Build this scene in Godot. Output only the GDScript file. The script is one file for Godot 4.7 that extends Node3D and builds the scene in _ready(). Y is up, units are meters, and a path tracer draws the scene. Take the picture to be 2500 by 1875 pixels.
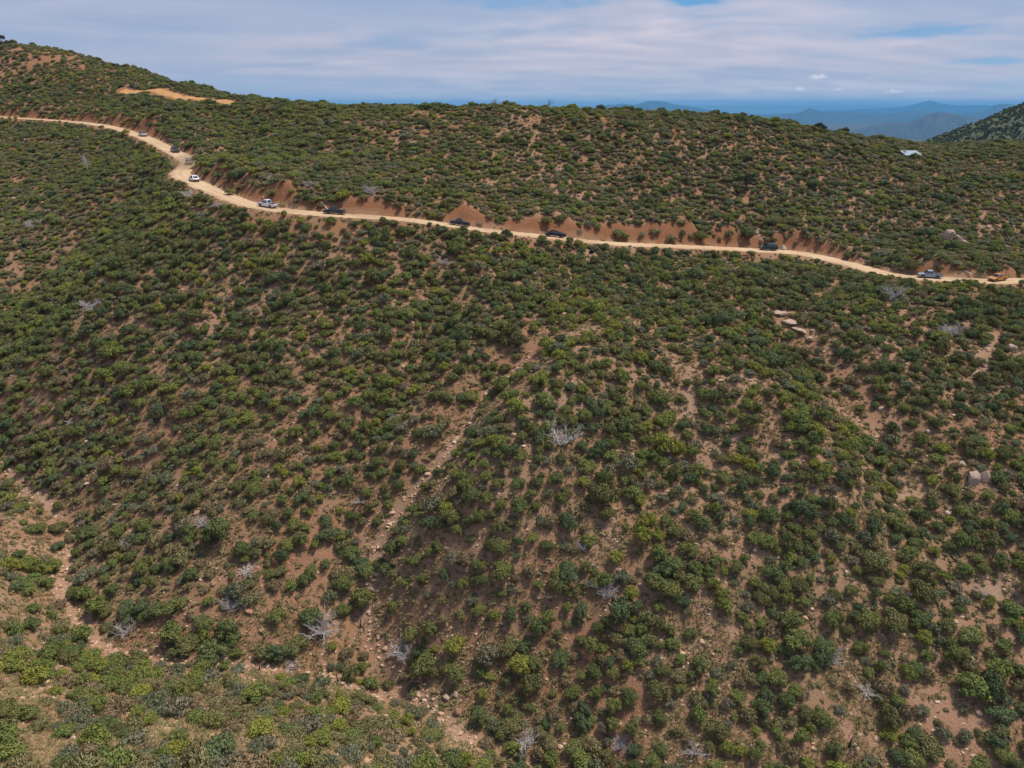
extends Node3D
const CTL = [[148.3,-43.7,184.8],[132.4,-42.2,181.1],[123.6,-41.9,179.1],[110.2,-41.8,181.2],[100.7,-41.8,185.5],[93.5,-41.1,196.6],[84.2,-40,205.6],[71.2,-39.1,205.9],[52.3,-37.5,202.3],[28.9,-35.5,196.6],[11.5,-32.9,191.2],[-6.7,-30.6,188.9],[-19.1,-28.6,187.5],[-31.5,-27.2,186.9],[-45.6,-26.1,185.3],[-56.1,-25.6,187.6],[-64.4,-25,190.5],[-72.8,-24.1,195.7],[-85.5,-22.3,208.2],[-96.3,-21.2,221.5],[-105.4,-20.4,234.7],[-108,-18.9,246.1],[-110.2,-18,253.9],[-118.9,-16.7,267.3],[-128.3,-15.3,279.7],[-153.4,-12.1,312.1],[-187.1,-8.6,345.7],[-220.3,-7.1,369.9],[-248.2,-6.3,386.4],[-285.9,-5.4,411.4],[-370.7,40.8,520.8],[-323.8,35.9,497.4],[-278.5,29.8,475.7],[-221.5,19.3,442.5],[-171.3,9.7,403.4],[-125.4,2.5,360.8],[-91.5,-0,322.2],[-64.5,-1.1,300.3],[-38.3,-1.3,285.2],[-15,-1.3,278.7],[7.4,-2,275.3],[37,-3.6,274.6],[59.9,-4.5,277.5],[83,-5.6,279.2],[107.2,-7.9,282.6],[130,-11.4,287.7],[153.1,-14,295.3],[182.4,-15.3,303.3],[220.8,-15.1,310.9],[259.1,-15.3,316.2],[-296.5,12.5,447.4],[-203.5,3.3,400.9],[-106.6,-11.2,301.7],[-97.3,-18.8,255.8],[-66.8,-15.3,243.2],[-32,-17,231.8],[6.3,-19.2,228.7],[45.5,-21,234.5],[86.8,-24,239.8],[121.4,-31.3,226.2],[147,-32.5,225.7],[-323.8,23.9,557.4],[-221.5,5.3,502.5],[-125.4,-17.5,430.8],[-38.3,-25.3,365.2],[7.4,-27.5,355.4],[59.9,-29.1,358],[107.2,-31.9,362.6],[182.4,-35.3,383.3],[-370.7,30.8,580.8],[259.1,-37.3,396.2],[-135.7,-79.6,153.5],[-102.8,-75,131.7],[-85.3,-76,116.3],[-78.2,-76.7,102.1],[-67.5,-79.1,92.5],[-58.2,-79.9,87.9],[-41.4,-81,86.9],[-22.3,-81.9,86.6],[-15.8,-82.7,85.7],[-10.4,-83.7,81],[-2.9,-86,75.8],[2.3,-87.9,72.4],[22,-90.5,58],[50,-94,30],[-248.3,-13.5,365.2],[-205.1,-29.5,294.5],[-179.9,-40.6,252.6],[-136.6,-19.8,269.3],[-142.7,-33.3,240.4],[-150.9,-43.6,223.5],[-152.6,-49.2,208.4],[-101.8,-29.3,211.9],[-108.2,-44.7,184.4],[-116.5,-56,167.1],[-120.9,-62.4,156],[-157.2,-56.8,187.2],[-62.1,-39.4,162.8],[-78.8,-56.5,141.1],[-88.9,-68.8,130.9],[-53.1,-56.6,130.3],[-54.8,-67.6,109.9],[-53.4,-74.2,95.5],[-40.7,-45.7,150.7],[-33.9,-62.7,116.1],[0,-44.3,145.9],[0,-56.5,112.1],[-6.9,-66.5,101.7],[0,-75.3,91.9],[12.1,-81.2,80.9],[15.5,-37.9,178.5],[-24.8,-35.3,170.9],[31,-44.8,147.8],[25.6,-57.4,113.9],[25.8,-68.6,93.4],[26.4,-78.9,78.6],[24.9,-83.3,70.5],[67.4,-45.4,149.8],[55.7,-58.3,115.7],[51.6,-68.6,93.4],[49.4,-78.1,77.9],[46.5,-82.4,69.7],[109.2,-46,151.7],[95.3,-55,126.7],[82.2,-63.4,103],[77,-71.3,87],[67.6,-81.5,69],[133.9,-51.7,140.8],[97.6,-70.6,86.2],[-97.9,-72.4,117.7],[-84.2,-71.7,97.6],[-68.4,-68.4,75.2],[-50.4,-60.7,51.4],[-52,-73.5,73.2],[-40.5,-64.2,54.3],[-34.4,-73.6,70],[-29.9,-69.4,58.7],[-19.7,-80,73.9],[-17.9,-77.2,65.3],[-83.5,-66.6,81.3],[-51.8,-53.8,45.5],[-60,-48,30],[-20,-60,30],[-100,-48,60],[-140,-50,90],[10,-80,45]]
const ROAD = [[148.3,-43.7,184.8],[132.4,-42.2,181.1],[123.6,-41.9,179.1],[110.2,-41.8,181.2],[100.7,-41.8,185.5],[93.5,-41.1,196.6],[84.2,-40,205.6],[71.2,-39.1,205.9],[52.3,-37.5,202.3],[28.9,-35.5,196.6],[11.5,-32.9,191.2],[-6.7,-30.6,188.9],[-19.1,-28.6,187.5],[-31.5,-27.2,186.9],[-45.6,-26.1,185.3],[-56.1,-25.6,187.6],[-64.4,-25,190.5],[-72.8,-24.1,195.7],[-85.5,-22.3,208.2],[-96.3,-21.2,221.5],[-105.4,-20.4,234.7],[-108,-18.9,246.1],[-110.2,-18,253.9],[-118.9,-16.7,267.3],[-128.3,-15.3,279.7],[-153.4,-12.1,312.1],[-187.1,-8.6,345.7],[-220.3,-7.1,369.9],[-248.2,-6.3,386.4],[-285.9,-5.4,411.4]]
const CREEK = [[-135.7,153.5],[-102.8,131.7],[-85.3,116.3],[-78.2,102.1],[-67.5,92.5],[-58.2,87.9],[-41.4,86.9],[-22.3,86.6],[-15.8,85.7],[-10.4,81],[-2.9,75.8],[2.3,72.4]]
const G1 = [[11.4,146.4],[3.4,138.1],[-3.8,132.4],[-9.2,121.9],[-14.2,116.4],[-19.5,111.6],[-23.9,106.3],[-24,100.7],[-23.9,94.6],[-18.9,90.3],[-13.8,84.5]]
const S1 = [[21.4,142.1],[12,129.5],[3,118.8],[-3.5,108.5],[-8.2,101.2],[-10,95.5]]
const G2 = [[58.6,156],[64.3,141.2],[66.9,129.7],[68.4,117.6],[68.4,107.3],[69.8,98]]
const S2 = [[38.2,139.7],[47.2,125.6],[55.3,114.3],[59.4,102.1]]
const G3 = [[-17.9,171.9],[-15.8,156.6],[-18.9,141.5],[-23.5,130.1],[-34.2,117.6]]
const R1 = [[-70.5,177.8],[-81.9,157],[-97.6,145.5]]
const R2 = [[-49.1,174.3],[-57.1,151.2],[-68.1,128.4],[-79.4,119.4]]
const R3 = [[-57.3,183.6],[-64.2,156.4],[-73.9,140.2]]
const R4 = [[113,159.8],[98.6,140.5],[85.5,126.2]]
const R5 = [[44.2,190.8],[35.5,152.3],[32.7,128.6]]
const G4 = [[-113,239.7],[-127.1,248.5],[-139,233.3],[-147.2,217.1],[-149.7,203.8],[-151.2,190.4]]
const S4 = [[-97.9,215.7],[-100.3,208.4],[-105.6,179.2],[-112.6,160.3],[-119.5,153.1]]
const TRACK = [[-207.6,410.2],[-193,402.5],[-166,375],[-149.4,363.1],[-124.2,343.4]]
const COVER = [[-267.14,438.19,0.75,2,3,3,1],[-195.52,384.48,0.8,3,3,2,1],[-277.13,468,0.45,1,2,3,1],[-128.89,317.89,0.85,4,3,2,1],[-69.04,283.81,0.8,3,4,2,1],[-36.05,266.77,0.62,2,4,3,1],[-6.85,251.96,0.66,2,3,3,1],[20.9,256.71,0.66,2,3,3,1],[49.27,258.84,0.72,3,2,3,1],[76.15,252.08,0.85,3,2,3,2],[111.92,253.68,0.95,3,2,3,2],[154.52,253.19,0.92,3,2,3,2],[149.22,218.24,0.8,2,3,3,2],[121.69,226.67,0.8,3,3,3,2],[84.2,230.17,0.85,4,2,2,2],[57.64,228.54,0.85,4,2,2,1],[31.45,225.35,0.8,3,2,3,1],[6.16,221.16,0.8,3,3,3,1],[-30.37,218.95,0.75,3,3,3,1],[-53.63,215.23,0.8,3,3,3,1],[-82.7,230.72,0.85,3,4,2,1],[-199.7,303.09,0.75,2,2,5,1],[-148.82,237.93,0.78,2,2,5,2],[-144.66,276.13,0.95,5,3,1,2],[-124.93,219.25,0.97,5,4,1,2],[-123.81,190.95,0.97,5,4,1,2],[-127.46,175.17,0.9,5,3,1,2],[-96.4,199.04,0.9,5,3,1,1],[-65.11,173.61,0.7,5,2,1,1],[-80.5,158.6,0.62,6,1,2,1],[-90.96,146.69,0.62,6,1,2,1],[-105.6,145.4,0.6,4,1,3,1],[-43.91,168.05,0.72,5,2,2,1],[-48.45,145.26,0.62,5,2,2,1],[-62.61,133.1,0.58,5,1,2,1],[-29.52,137.55,0.66,5,2,2,1],[-39.44,124.32,0.56,4,2,3,1],[-23.82,162.35,0.75,5,2,2,1],[-12.78,140.52,0.62,6,1,1,1],[0,163.82,0.7,4,3,2,1],[17.08,171.91,0.7,4,3,2,1],[12.82,141.62,0.36,4,4,2,1],[7.8,125.8,0.5,4,4,2,1],[32.84,158.18,0.68,4,4,2,1],[29.4,128.12,0.62,3,5,2,1],[56.52,175.1,0.72,5,2,2,1],[49.91,135.68,0.66,3,4,2,1],[70.81,158.81,0.55,5,2,2,1],[64.71,130.44,0.42,4,2,3,1],[93.52,177.06,0.75,6,2,1,1],[104.49,159.78,0.68,6,2,2,1],[94.34,132.3,0.62,5,2,2,1],[72.74,120.69,0.5,4,2,3,1],[58.49,113.11,0.62,3,5,2,1],[83.42,111.69,0.58,5,2,2,1],[-73.06,124.98,0.5,4,2,4,2],[-84.33,120.72,0.35,3,1,4,2],[-57.8,107.29,0.45,3,1,5,2],[-44.56,112.99,0.5,4,2,3,1],[-44.72,99.65,0.38,3,2,4,1],[-58.23,98.48,0.5,4,1,4,1],[-33.68,95.11,0.3,3,1,5,1],[-28.21,103.44,0.4,3,2,4,1],[-22.67,89.09,0.22,2,1,5,1],[-42.1,89.32,0.25,2,1,5,1],[-14.39,109.49,0.5,5,2,2,1],[-6.74,97.57,0.48,4,3,2,2],[-13.13,91.47,0.45,3,2,3,2],[0,103.85,0.52,6,2,1,1],[14.22,109.47,0.56,6,2,1,1],[32.25,110.36,0.56,5,3,1,1],[44.72,103.42,0.56,5,3,1,1],[9.89,95.48,0.52,5,2,2,1],[25.45,90.99,0.54,6,1,2,1],[3.12,84.78,0.56,5,1,3,1],[20.75,79.4,0.5,5,1,3,1],[38,90.57,0.55,5,2,2,1],[63.99,100.02,0.5,5,2,2,1],[78.76,96.26,0.48,5,2,2,1],[52.12,85.45,0.5,5,2,2,2],[65.86,82.36,0.48,5,2,2,2],[37.23,75.66,0.45,5,2,2,2],[53.32,73.11,0.44,5,2,2,2],[67.01,72.74,0.5,5,2,2,2],[-95.78,118.99,0.3,1,2,5,2],[-87.35,107.66,0.4,2,2,5,2],[-76.73,91.04,0.35,2,2,5,2],[-64.98,85.13,0.62,2,4,5,3],[-49.67,78.67,0.62,2,4,5,3],[-54.95,63.11,0.5,1,4,5,3],[-43.01,62.24,0.4,1,3,5,3],[-34.2,75.9,0.62,1,3,6,3],[-20.45,77.18,0.6,2,3,6,3],[-27.23,63.77,0.5,1,3,6,3],[-13.89,71.55,0.5,2,2,6,3]]
const DEAD = [[-102.57,168.06,6,0.5],[8.64,111.85,4.8,1],[14.7,92.22,3,1],[-31.12,93.04,4.2,1],[-17.65,91.23,3.4,1],[-54.41,107.82,2.8,0.9],[-71,109.06,2.4,0.9],[-44.37,99.53,2.4,0.8],[-45.75,94.64,2.6,1],[-62.7,93.06,2.6,1],[-27.56,112.12,1.8,0.8],[-45.37,87.9,2,1],[-34.25,87.53,1.8,0.9],[2.09,77.31,2.6,1],[15.27,74.94,2.2,1],[24.98,72.13,2.4,1],[46.5,82.53,2.6,1],[90.99,166,4.4,1],[96.1,149.26,3.8,1],[-163.82,245.82,3.4,0.9],[-16.43,171.88,3,0.7],[-22.96,126.82,2,0.9],[-90.61,205.1,3.2,0.7],[29.09,158.84,2.2,0.8],[11.35,98.19,1.8,0.7],[50.55,78.46,2.2,0.7],[-130.45,177.27,2.6,0.6],[-96.1,141.89,2.2,0.5],[22.71,98.93,1.6,0.6],[72.83,90.8,1.8,0.6],[-77.25,192.54,2.6,0.8],[-65.45,202.35,3,0.8],[-55.14,199.49,3,0.7],[-37.74,194.76,3.4,0.9]]
const STUMP = [[-27.35,86.76,1.9],[-39.07,86.37,1.5],[-25.3,96.01,1.7],[45.9,72.23,2]]
const BOULDER = [[127.48,209.43,3,1.3],[130.28,208.84,2,1.2],[131.33,207.58,1.9,0.7],[144.5,218.24,1.3,0.8],[142.34,218.92,0.8,0.8],[152.3,221.96,1.4,0.8],[153.39,220.12,1.1,0.8],[148.32,218.83,1,0.8],[127.73,213.02,1.2,0.9],[79.77,209.28,1.5,1.2],[73.68,211.35,1.4,0.9],[72.91,214.03,1.3,0.7],[78.42,216.36,1,0.7],[62.03,159.5,3.2,0.34],[63.04,156.12,3.4,0.32],[64.53,153.23,2.8,0.36],[65.98,150.88,1.8,0.6],[62.95,152,1,0.9],[67.07,152.65,0.9,0.9],[80.85,109.97,2,1.3],[82.71,109.97,1.8,1.2],[78.24,121.28,0.8,1],[74.64,186.35,0.9,1.1],[106.76,144.31,2.2,0.8],[72.42,128.41,0.9,0.8],[-188.93,275.74,2.6,0.5],[-176.63,265.7,2,0.45],[-169.08,262.23,2,0.7],[-242.68,360.12,2.6,0.5],[-223.77,346.21,2.4,0.5],[-237.25,362.42,1.8,0.6],[-9.99,83.87,1.1,0.9],[-8.62,83.87,0.9,1],[-8.09,81.47,1.1,1],[-20.11,91.83,0.9,1],[-61.37,112.37,1.4,0.7],[-56.74,110.77,1.2,0.6],[-42.74,94.3,1.5,0.35],[-40.21,91.99,1.4,0.35],[-49.59,97.9,0.8,0.8],[-47.25,91.95,1,0.5],[80.74,113.69,1,0.7],[26.81,97.64,0.5,0.7],[27.41,97.47,0.45,0.6],[38.72,95.97,0.7,1.2],[32.41,133.65,0.6,0.5],[-24.94,101.41,0.7,0.6],[-23.93,100.61,0.7,0.6],[-76.64,104.11,0.7,0.8],[-58.29,89.75,0.8,0.7]]
const BRIGHT = [[5.49,122.04,2],[12.77,121.11,1.4],[5.57,117.6,2.1],[20.37,132.86,1.7],[25.16,132.09,1.8],[15.03,137.36,1.3],[28.77,119.6,1.9],[36.53,123.92,1.7],[65.86,133.67,0.9],[17.06,109.34,1],[6.56,94.11,0.9],[9.11,92.81,0.9],[18.6,88.67,0.9],[30.95,93.4,1],[51.84,117.6,2.2],[54.21,115.7,1.9],[59.35,117.46,1.8],[-27.48,132.45,1],[-26.04,149.91,0.9],[54.22,126.65,1.6],[-72.7,158.98,1.3],[-128.13,206.66,1.8],[-81.17,100.11,1.8],[-81.86,97.86,1.6],[-64.62,72.08,2],[-60.18,81.09,2],[0,120.71,1.5],[40.32,78.46,1.2],[42.03,83.99,2.2],[51.91,73.69,1.4],[67.12,77.47,1.8],[75.5,87.39,1.6],[54.62,168.49,1.4],[19.74,154.45,1.6],[137.23,201.55,2.2],[125.05,202.97,2.2],[-44.26,192,2.2],[-45.09,179.84,1.6],[-32.04,284.17,2.4],[-77.33,313.3,2.4],[-78.26,202.76,1.6],[-161.81,316.23,2],[143.31,265.28,1.9],[136.7,262.56,1.6]]
const BIG = [[-50.94,89.4,2.6],[-46.65,88.02,2.8],[-44.89,90.43,2.2],[-49.22,91.95,1.9],[-58.35,94.95,2],[-54.76,94.91,2.1],[-63.86,96.17,1.8],[-36.75,88.69,2.1],[-34.3,90.36,2.1],[-28.44,105.06,2.2],[-32.25,106.31,1.9],[-25.74,103.57,1.8],[-87.87,118.27,2],[-75.15,100.71,1.4],[0,79.4,2],[7.53,86.09,1.9],[25.26,93.81,2.3],[22.47,92.28,2.2],[28.12,91.86,2],[19.19,85.58,2.3],[12.75,108.77,2.2],[68.03,84.43,2.2],[63.96,90.57,2],[67.48,74.9,2],[45.94,83.37,2],[-2.01,97.76,1.9],[-12.95,143.05,2],[-8,129.64,2.2],[-17.41,135.21,1.9],[80.5,159.29,1.9],[85.22,118.05,2.1],[78.16,217.73,2.6],[84.98,217.5,2.8],[109.37,206.9,2.6],[128.87,203.47,2.4],[32.41,211.97,2.4],[-28.66,68.05,1.5],[-54.1,68.62,1.6],[-42.45,77.86,1.7],[-22.58,81.71,1.7],[-11.74,76.7,1.8],[-38.24,60.23,1.4],[-20.43,67.47,1.5]]
const BARE = [[12.82,141.62,6,0.6],[7,145.91,4,0.4],[3.33,136.89,4,0.1],[31.51,122.26,5,0.8],[44.96,126.19,3.5,0.9],[36.4,131.03,3,0.8],[68.16,139.89,4,0.4],[67.53,127.25,7,0.5],[81.28,177.55,4,0.4],[71.6,110.41,4,1],[100.2,144.31,3,0.8],[27.98,87.34,3.5,0.6],[15.49,99.78,3,0.9],[-1.54,123.1,4,0.1],[-5.58,129.17,4,0.1],[-57.35,92.36,6,0],[-33.32,90.36,7,0.1],[-40.91,94.7,4,0.5],[-89.06,110.32,5,0.8],[-93.41,113.98,4,0.8],[-78.72,92.33,4,0.6],[-59.61,68.41,4,0.6],[-48.04,55.08,5,0.7],[-41.35,63.54,3,0.6],[67.76,86.53,3,0.6],[60.17,77.47,4,0.5],[49.59,75.07,4,0.4],[40.91,82.75,3,0.6],[76.34,91.45,3,0.9],[-89.95,161.62,3.5,0.5],[-41.58,155.42,3,0.4],[-39.65,132.93,3.5,0.4],[-43.54,124.77,3.5,0.3],[-31.32,128.05,3,0.3],[-274.53,462.71,13,0.2],[-249.05,450.45,9,0.2],[-34.56,279.49,6,0.3],[-56.55,275.29,6,0.4],[-34.11,250.16,4,0.5],[7.07,261.45,5,0.4],[-63.21,181.86,4,0.4],[-34.46,169.9,3,0.4],[22.04,171.05,3,0.4],[37.81,174.49,3,0.5],[91.87,151.67,3,0.4],[46.97,116.42,3,0.5],[-12.23,110.01,3,0.3],[-48.66,103.95,4,0.4],[-16.77,95.19,4,0.3],[-6.42,88.3,3,0.3],[-160.74,226.01,4,0.2],[-233.09,355.36,6,1]]
const VEHICLE_AT = [[-153.92,312.68],[-123.31,273.11],[-109.13,250.01],[-95.62,220.63],[-64.42,190.51],[-45.58,185.26],[-13.7,188.09],[11.49,191.17],[74.85,205.83],[108.42,182.02],[124.08,179.17]]
const TREES = [[74.65,234.16],[-319.57,492.04],[114.82,283.17],[126.69,286.79],[13.35,282.39],[-6.04,281.54],[118.35,286.82]]
const SNAG = [[-161.77,282.3],[-104.12,245.61]]
const MISC = [[142.5,268.96],[20.72,185.85],[119.4,183.55],[-47.93,189.05]]
const CAM_Y := 95.0
const STEP := 1.5
const X0 := -396.0
const F0 := 33.0
const NX := 473
const NF := 335
const ROAD_HALF := 3.05

var rng := RandomNumberGenerator.new()
var heights := PackedFloat32Array()      # core grid, metres above the datum
var road_near := PackedFloat32Array()    # distance to the road's middle line
var road_side := PackedFloat32Array()    # +1 uphill, -1 downhill
var wash_near := PackedFloat32Array()    # 1 in the bed of a creek or gully, 0 away from it
var track_near := PackedFloat32Array()
var road_pts: Array = []                 # Vector3, evenly spaced
var coarse := PackedFloat32Array()
var coarse_nx := 0
var coarse_nf := 0
const COARSE := 6.0
const CX0 := -444.0
const CF0 := 6.0
var taken := {}
var bare_near := PackedFloat32Array()    # 1 in the middle of a bare patch
var bare_pale := PackedFloat32Array()
var landmarks: Array = []                # [image x, image y, phrase]

# ------------------------------------------------------------------ helpers
func numbered(called: String) -> String:
	if not taken.has(called):
		taken[called] = 0
		return called
	taken[called] += 1
	return "%s_%03d" % [called, taken[called]]

func tag(o: Node, label := "", category := "", group := "", kind := "") -> void:
	if label != "": o.set_meta("label", label)
	if category != "": o.set_meta("category", category)
	if group != "": o.set_meta("group", group)
	if kind != "": o.set_meta("kind", kind)

func thing(called: String, label: String, category: String, group := "") -> Node3D:
	var o := Node3D.new()
	o.name = numbered(called)
	add_child(o)
	tag(o, label, category, group)
	return o

func part(called: String, mesh: Mesh, mat: Material, parent: Node) -> MeshInstance3D:
	var o := MeshInstance3D.new()
	o.mesh = mesh
	o.material_override = mat
	o.name = called
	parent.add_child(o, true)
	return o

func lin(r: float, g: float, b: float) -> Color:
	return Color(r, g, b).linear_to_srgb()

func plain(c: Color, rough := 0.9, metal := 0.0) -> StandardMaterial3D:
	var m := StandardMaterial3D.new()
	m.albedo_color = c
	m.roughness = rough
	m.metallic = metal
	return m

func mesh_of(v: PackedVector3Array, idx: PackedInt32Array, n := PackedVector3Array(), c := PackedColorArray(), uv := PackedVector2Array()) -> ArrayMesh:
	var a := []
	a.resize(Mesh.ARRAY_MAX)
	a[Mesh.ARRAY_VERTEX] = v
	if n.size() > 0: a[Mesh.ARRAY_NORMAL] = n
	if c.size() > 0: a[Mesh.ARRAY_COLOR] = c
	if uv.size() > 0: a[Mesh.ARRAY_TEX_UV] = uv
	a[Mesh.ARRAY_INDEX] = idx
	var m := ArrayMesh.new()
	m.add_surface_from_arrays(Mesh.PRIMITIVE_TRIANGLES, a)
	return m

func noise(seed_: int, freq: float, octaves := 4) -> FastNoiseLite:
	var n := FastNoiseLite.new()
	n.seed = seed_
	n.noise_type = FastNoiseLite.TYPE_SIMPLEX_SMOOTH
	n.frequency = freq
	n.fractal_octaves = octaves
	return n

func noise_tex(seed_: int, freq: float, lo: Color, hi: Color, size := 512, normal := false, bump := 4.0) -> NoiseTexture2D:
	var t := NoiseTexture2D.new()
	t.width = size
	t.height = size
	t.seamless = true
	t.noise = noise(seed_, freq, 5)
	if normal:
		t.as_normal_map = true
		t.bump_strength = bump
	else:
		var g := Gradient.new()
		g.set_color(0, lo)
		g.set_color(1, hi)
		t.color_ramp = g
	return t

# where a world point shows in the photograph (2500 wide); used only to word the labels and pick the shrubs that show largest
func seen_at(p: Vector3) -> Vector3:
	var q := p - Vector3(0, CAM_Y, 0)
	var cp := cos(deg_to_rad(21.4)); var sp := sin(deg_to_rad(21.4))
	var t := -q.z * cp - q.y * sp
	var up := q.y * cp - q.z * sp
	return Vector3(1250.0 + 1737.0 * q.x / t, 937.5 - 1737.0 * up / t, t)

# ------------------------------------------------------------------ the lie of the land
func build_coarse() -> void:
	var n := CTL.size()
	var m := n + 3
	var w := m + 1
	var a := PackedFloat64Array()
	a.resize(m * w)
	for i in n:
		for j in n:
			var dx: float = (CTL[i][0] - CTL[j][0]) * 0.01
			var dz: float = (CTL[i][2] - CTL[j][2]) * 0.01
			var r2 := dx * dx + dz * dz
			a[i * w + j] = 0.5 * r2 * log(r2 + 1e-12)
		a[i * w + i] += 0.002
		a[i * w + n] = 1.0
		a[i * w + n + 1] = CTL[i][0] * 0.01
		a[i * w + n + 2] = CTL[i][2] * 0.01
		a[n * w + i] = 1.0
		a[(n + 1) * w + i] = CTL[i][0] * 0.01
		a[(n + 2) * w + i] = CTL[i][2] * 0.01
		a[i * w + m] = CTL[i][1]
	for k in m:
		var best := k
		for i in range(k + 1, m):
			if absf(a[i * w + k]) > absf(a[best * w + k]): best = i
		if best != k:
			for j in range(k, w):
				var s := a[k * w + j]
				a[k * w + j] = a[best * w + j]
				a[best * w + j] = s
		var inv := 1.0 / a[k * w + k]
		for i in range(k + 1, m):
			var fct := a[i * w + k] * inv
			if fct != 0.0:
				for j in range(k, w):
					a[i * w + j] -= fct * a[k * w + j]
	var sol := PackedFloat64Array()
	sol.resize(m)
	for k in range(m - 1, -1, -1):
		var s := a[k * w + m]
		for j in range(k + 1, m): s -= a[k * w + j] * sol[j]
		sol[k] = s / a[k * w + k]
	var cx := PackedFloat64Array(); var cz := PackedFloat64Array()
	for i in n:
		cx.append(CTL[i][0] * 0.01)
		cz.append(CTL[i][2] * 0.01)
	coarse_nx = 138
	coarse_nf = 98
	coarse.resize(coarse_nx * coarse_nf)
	for jf in coarse_nf:
		for ix in coarse_nx:
			var x := (CX0 + ix * COARSE) * 0.01
			var z := (CF0 + jf * COARSE) * 0.01
			var h := sol[n] + sol[n + 1] * x + sol[n + 2] * z
			for i in n:
				var dx := x - cx[i]
				var dz := z - cz[i]
				var r2 := dx * dx + dz * dz + 1e-12
				h += sol[i] * 0.5 * r2 * log(r2)
			coarse[jf * coarse_nx + ix] = h

func cub(a: float, b: float, c: float, d: float, t: float) -> float:
	return b + 0.5 * t * (c - a + t * (2.0 * a - 5.0 * b + 4.0 * c - d + t * (3.0 * (b - c) + d - a)))

func h_base(x: float, f: float) -> float:
	var gx := clampf((x - CX0) / COARSE, 1.0, coarse_nx - 3.001)
	var gf := clampf((f - CF0) / COARSE, 1.0, coarse_nf - 3.001)
	var ix := int(gx); var jf := int(gf)
	var tx := gx - ix
	var r := PackedFloat32Array([0, 0, 0, 0])
	for k in 4:
		var o := (jf - 1 + k) * coarse_nx + ix
		r[k] = cub(coarse[o - 1], coarse[o], coarse[o + 1], coarse[o + 2], tx)
	return cub(r[0], r[1], r[2], r[3], gf - jf)

func smooth_line(pts: Array, spacing: float) -> Array:      # [x, (y,) f] rows -> evenly spaced Vector3 (x, y, f)
	var c := Curve3D.new()
	c.bake_interval = spacing
	var v: Array = []
	for q in pts:
		v.append(Vector3(q[0], q[1] if q.size() > 2 else 0.0, q[q.size() - 1]))
	for i in v.size():
		var t: Vector3 = (v[mini(i + 1, v.size() - 1)] - v[maxi(i - 1, 0)])
		var li: float = v[i].distance_to(v[maxi(i - 1, 0)])
		var lo: float = v[i].distance_to(v[mini(i + 1, v.size() - 1)])
		var tn := t.normalized()
		c.add_point(v[i], -tn * li * 0.33, tn * lo * 0.33)
	var out: Array = []
	for q in c.get_baked_points(): out.append(q)
	return out

func stamp(pts: Array, reach: float, each: Callable) -> void:     # calls each(cell, distance, point index) round a line
	for k in pts.size():
		var p: Vector3 = pts[k]
		var i0 := maxi(0, int((p.x - reach - X0) / STEP)); var i1 := mini(NX - 1, int((p.x + reach - X0) / STEP) + 1)
		var j0 := maxi(0, int((p.z - reach - F0) / STEP)); var j1 := mini(NF - 1, int((p.z + reach - F0) / STEP) + 1)
		for j in range(j0, j1 + 1):
			var dz := F0 + j * STEP - p.z
			for i in range(i0, i1 + 1):
				var dx := X0 + i * STEP - p.x
				var d := sqrt(dx * dx + dz * dz)
				if d < reach: each.call(j * NX + i, d, k)

func carve(pts: Array, depth: float, width: float, wash: float) -> void:
	var line := smooth_line(pts, 1.5)
	var near := {}
	var last := float(line.size() - 1)
	stamp(line, width * 2.2, func(c: int, d: float, k: int):
		var ends := clampf(minf(k, last - k) / 12.0, 0.0, 1.0)
		var v := exp(-d * d / (width * width)) * (0.25 + 0.75 * ends)
		if v > near.get(c, 0.0): near[c] = v
		if wash > 0.0:
			wash_near[c] = maxf(wash_near[c], clampf(1.3 - d / wash, 0.0, 1.0) * ends))
	for c in near: heights[c] -= depth * near[c]

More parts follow.
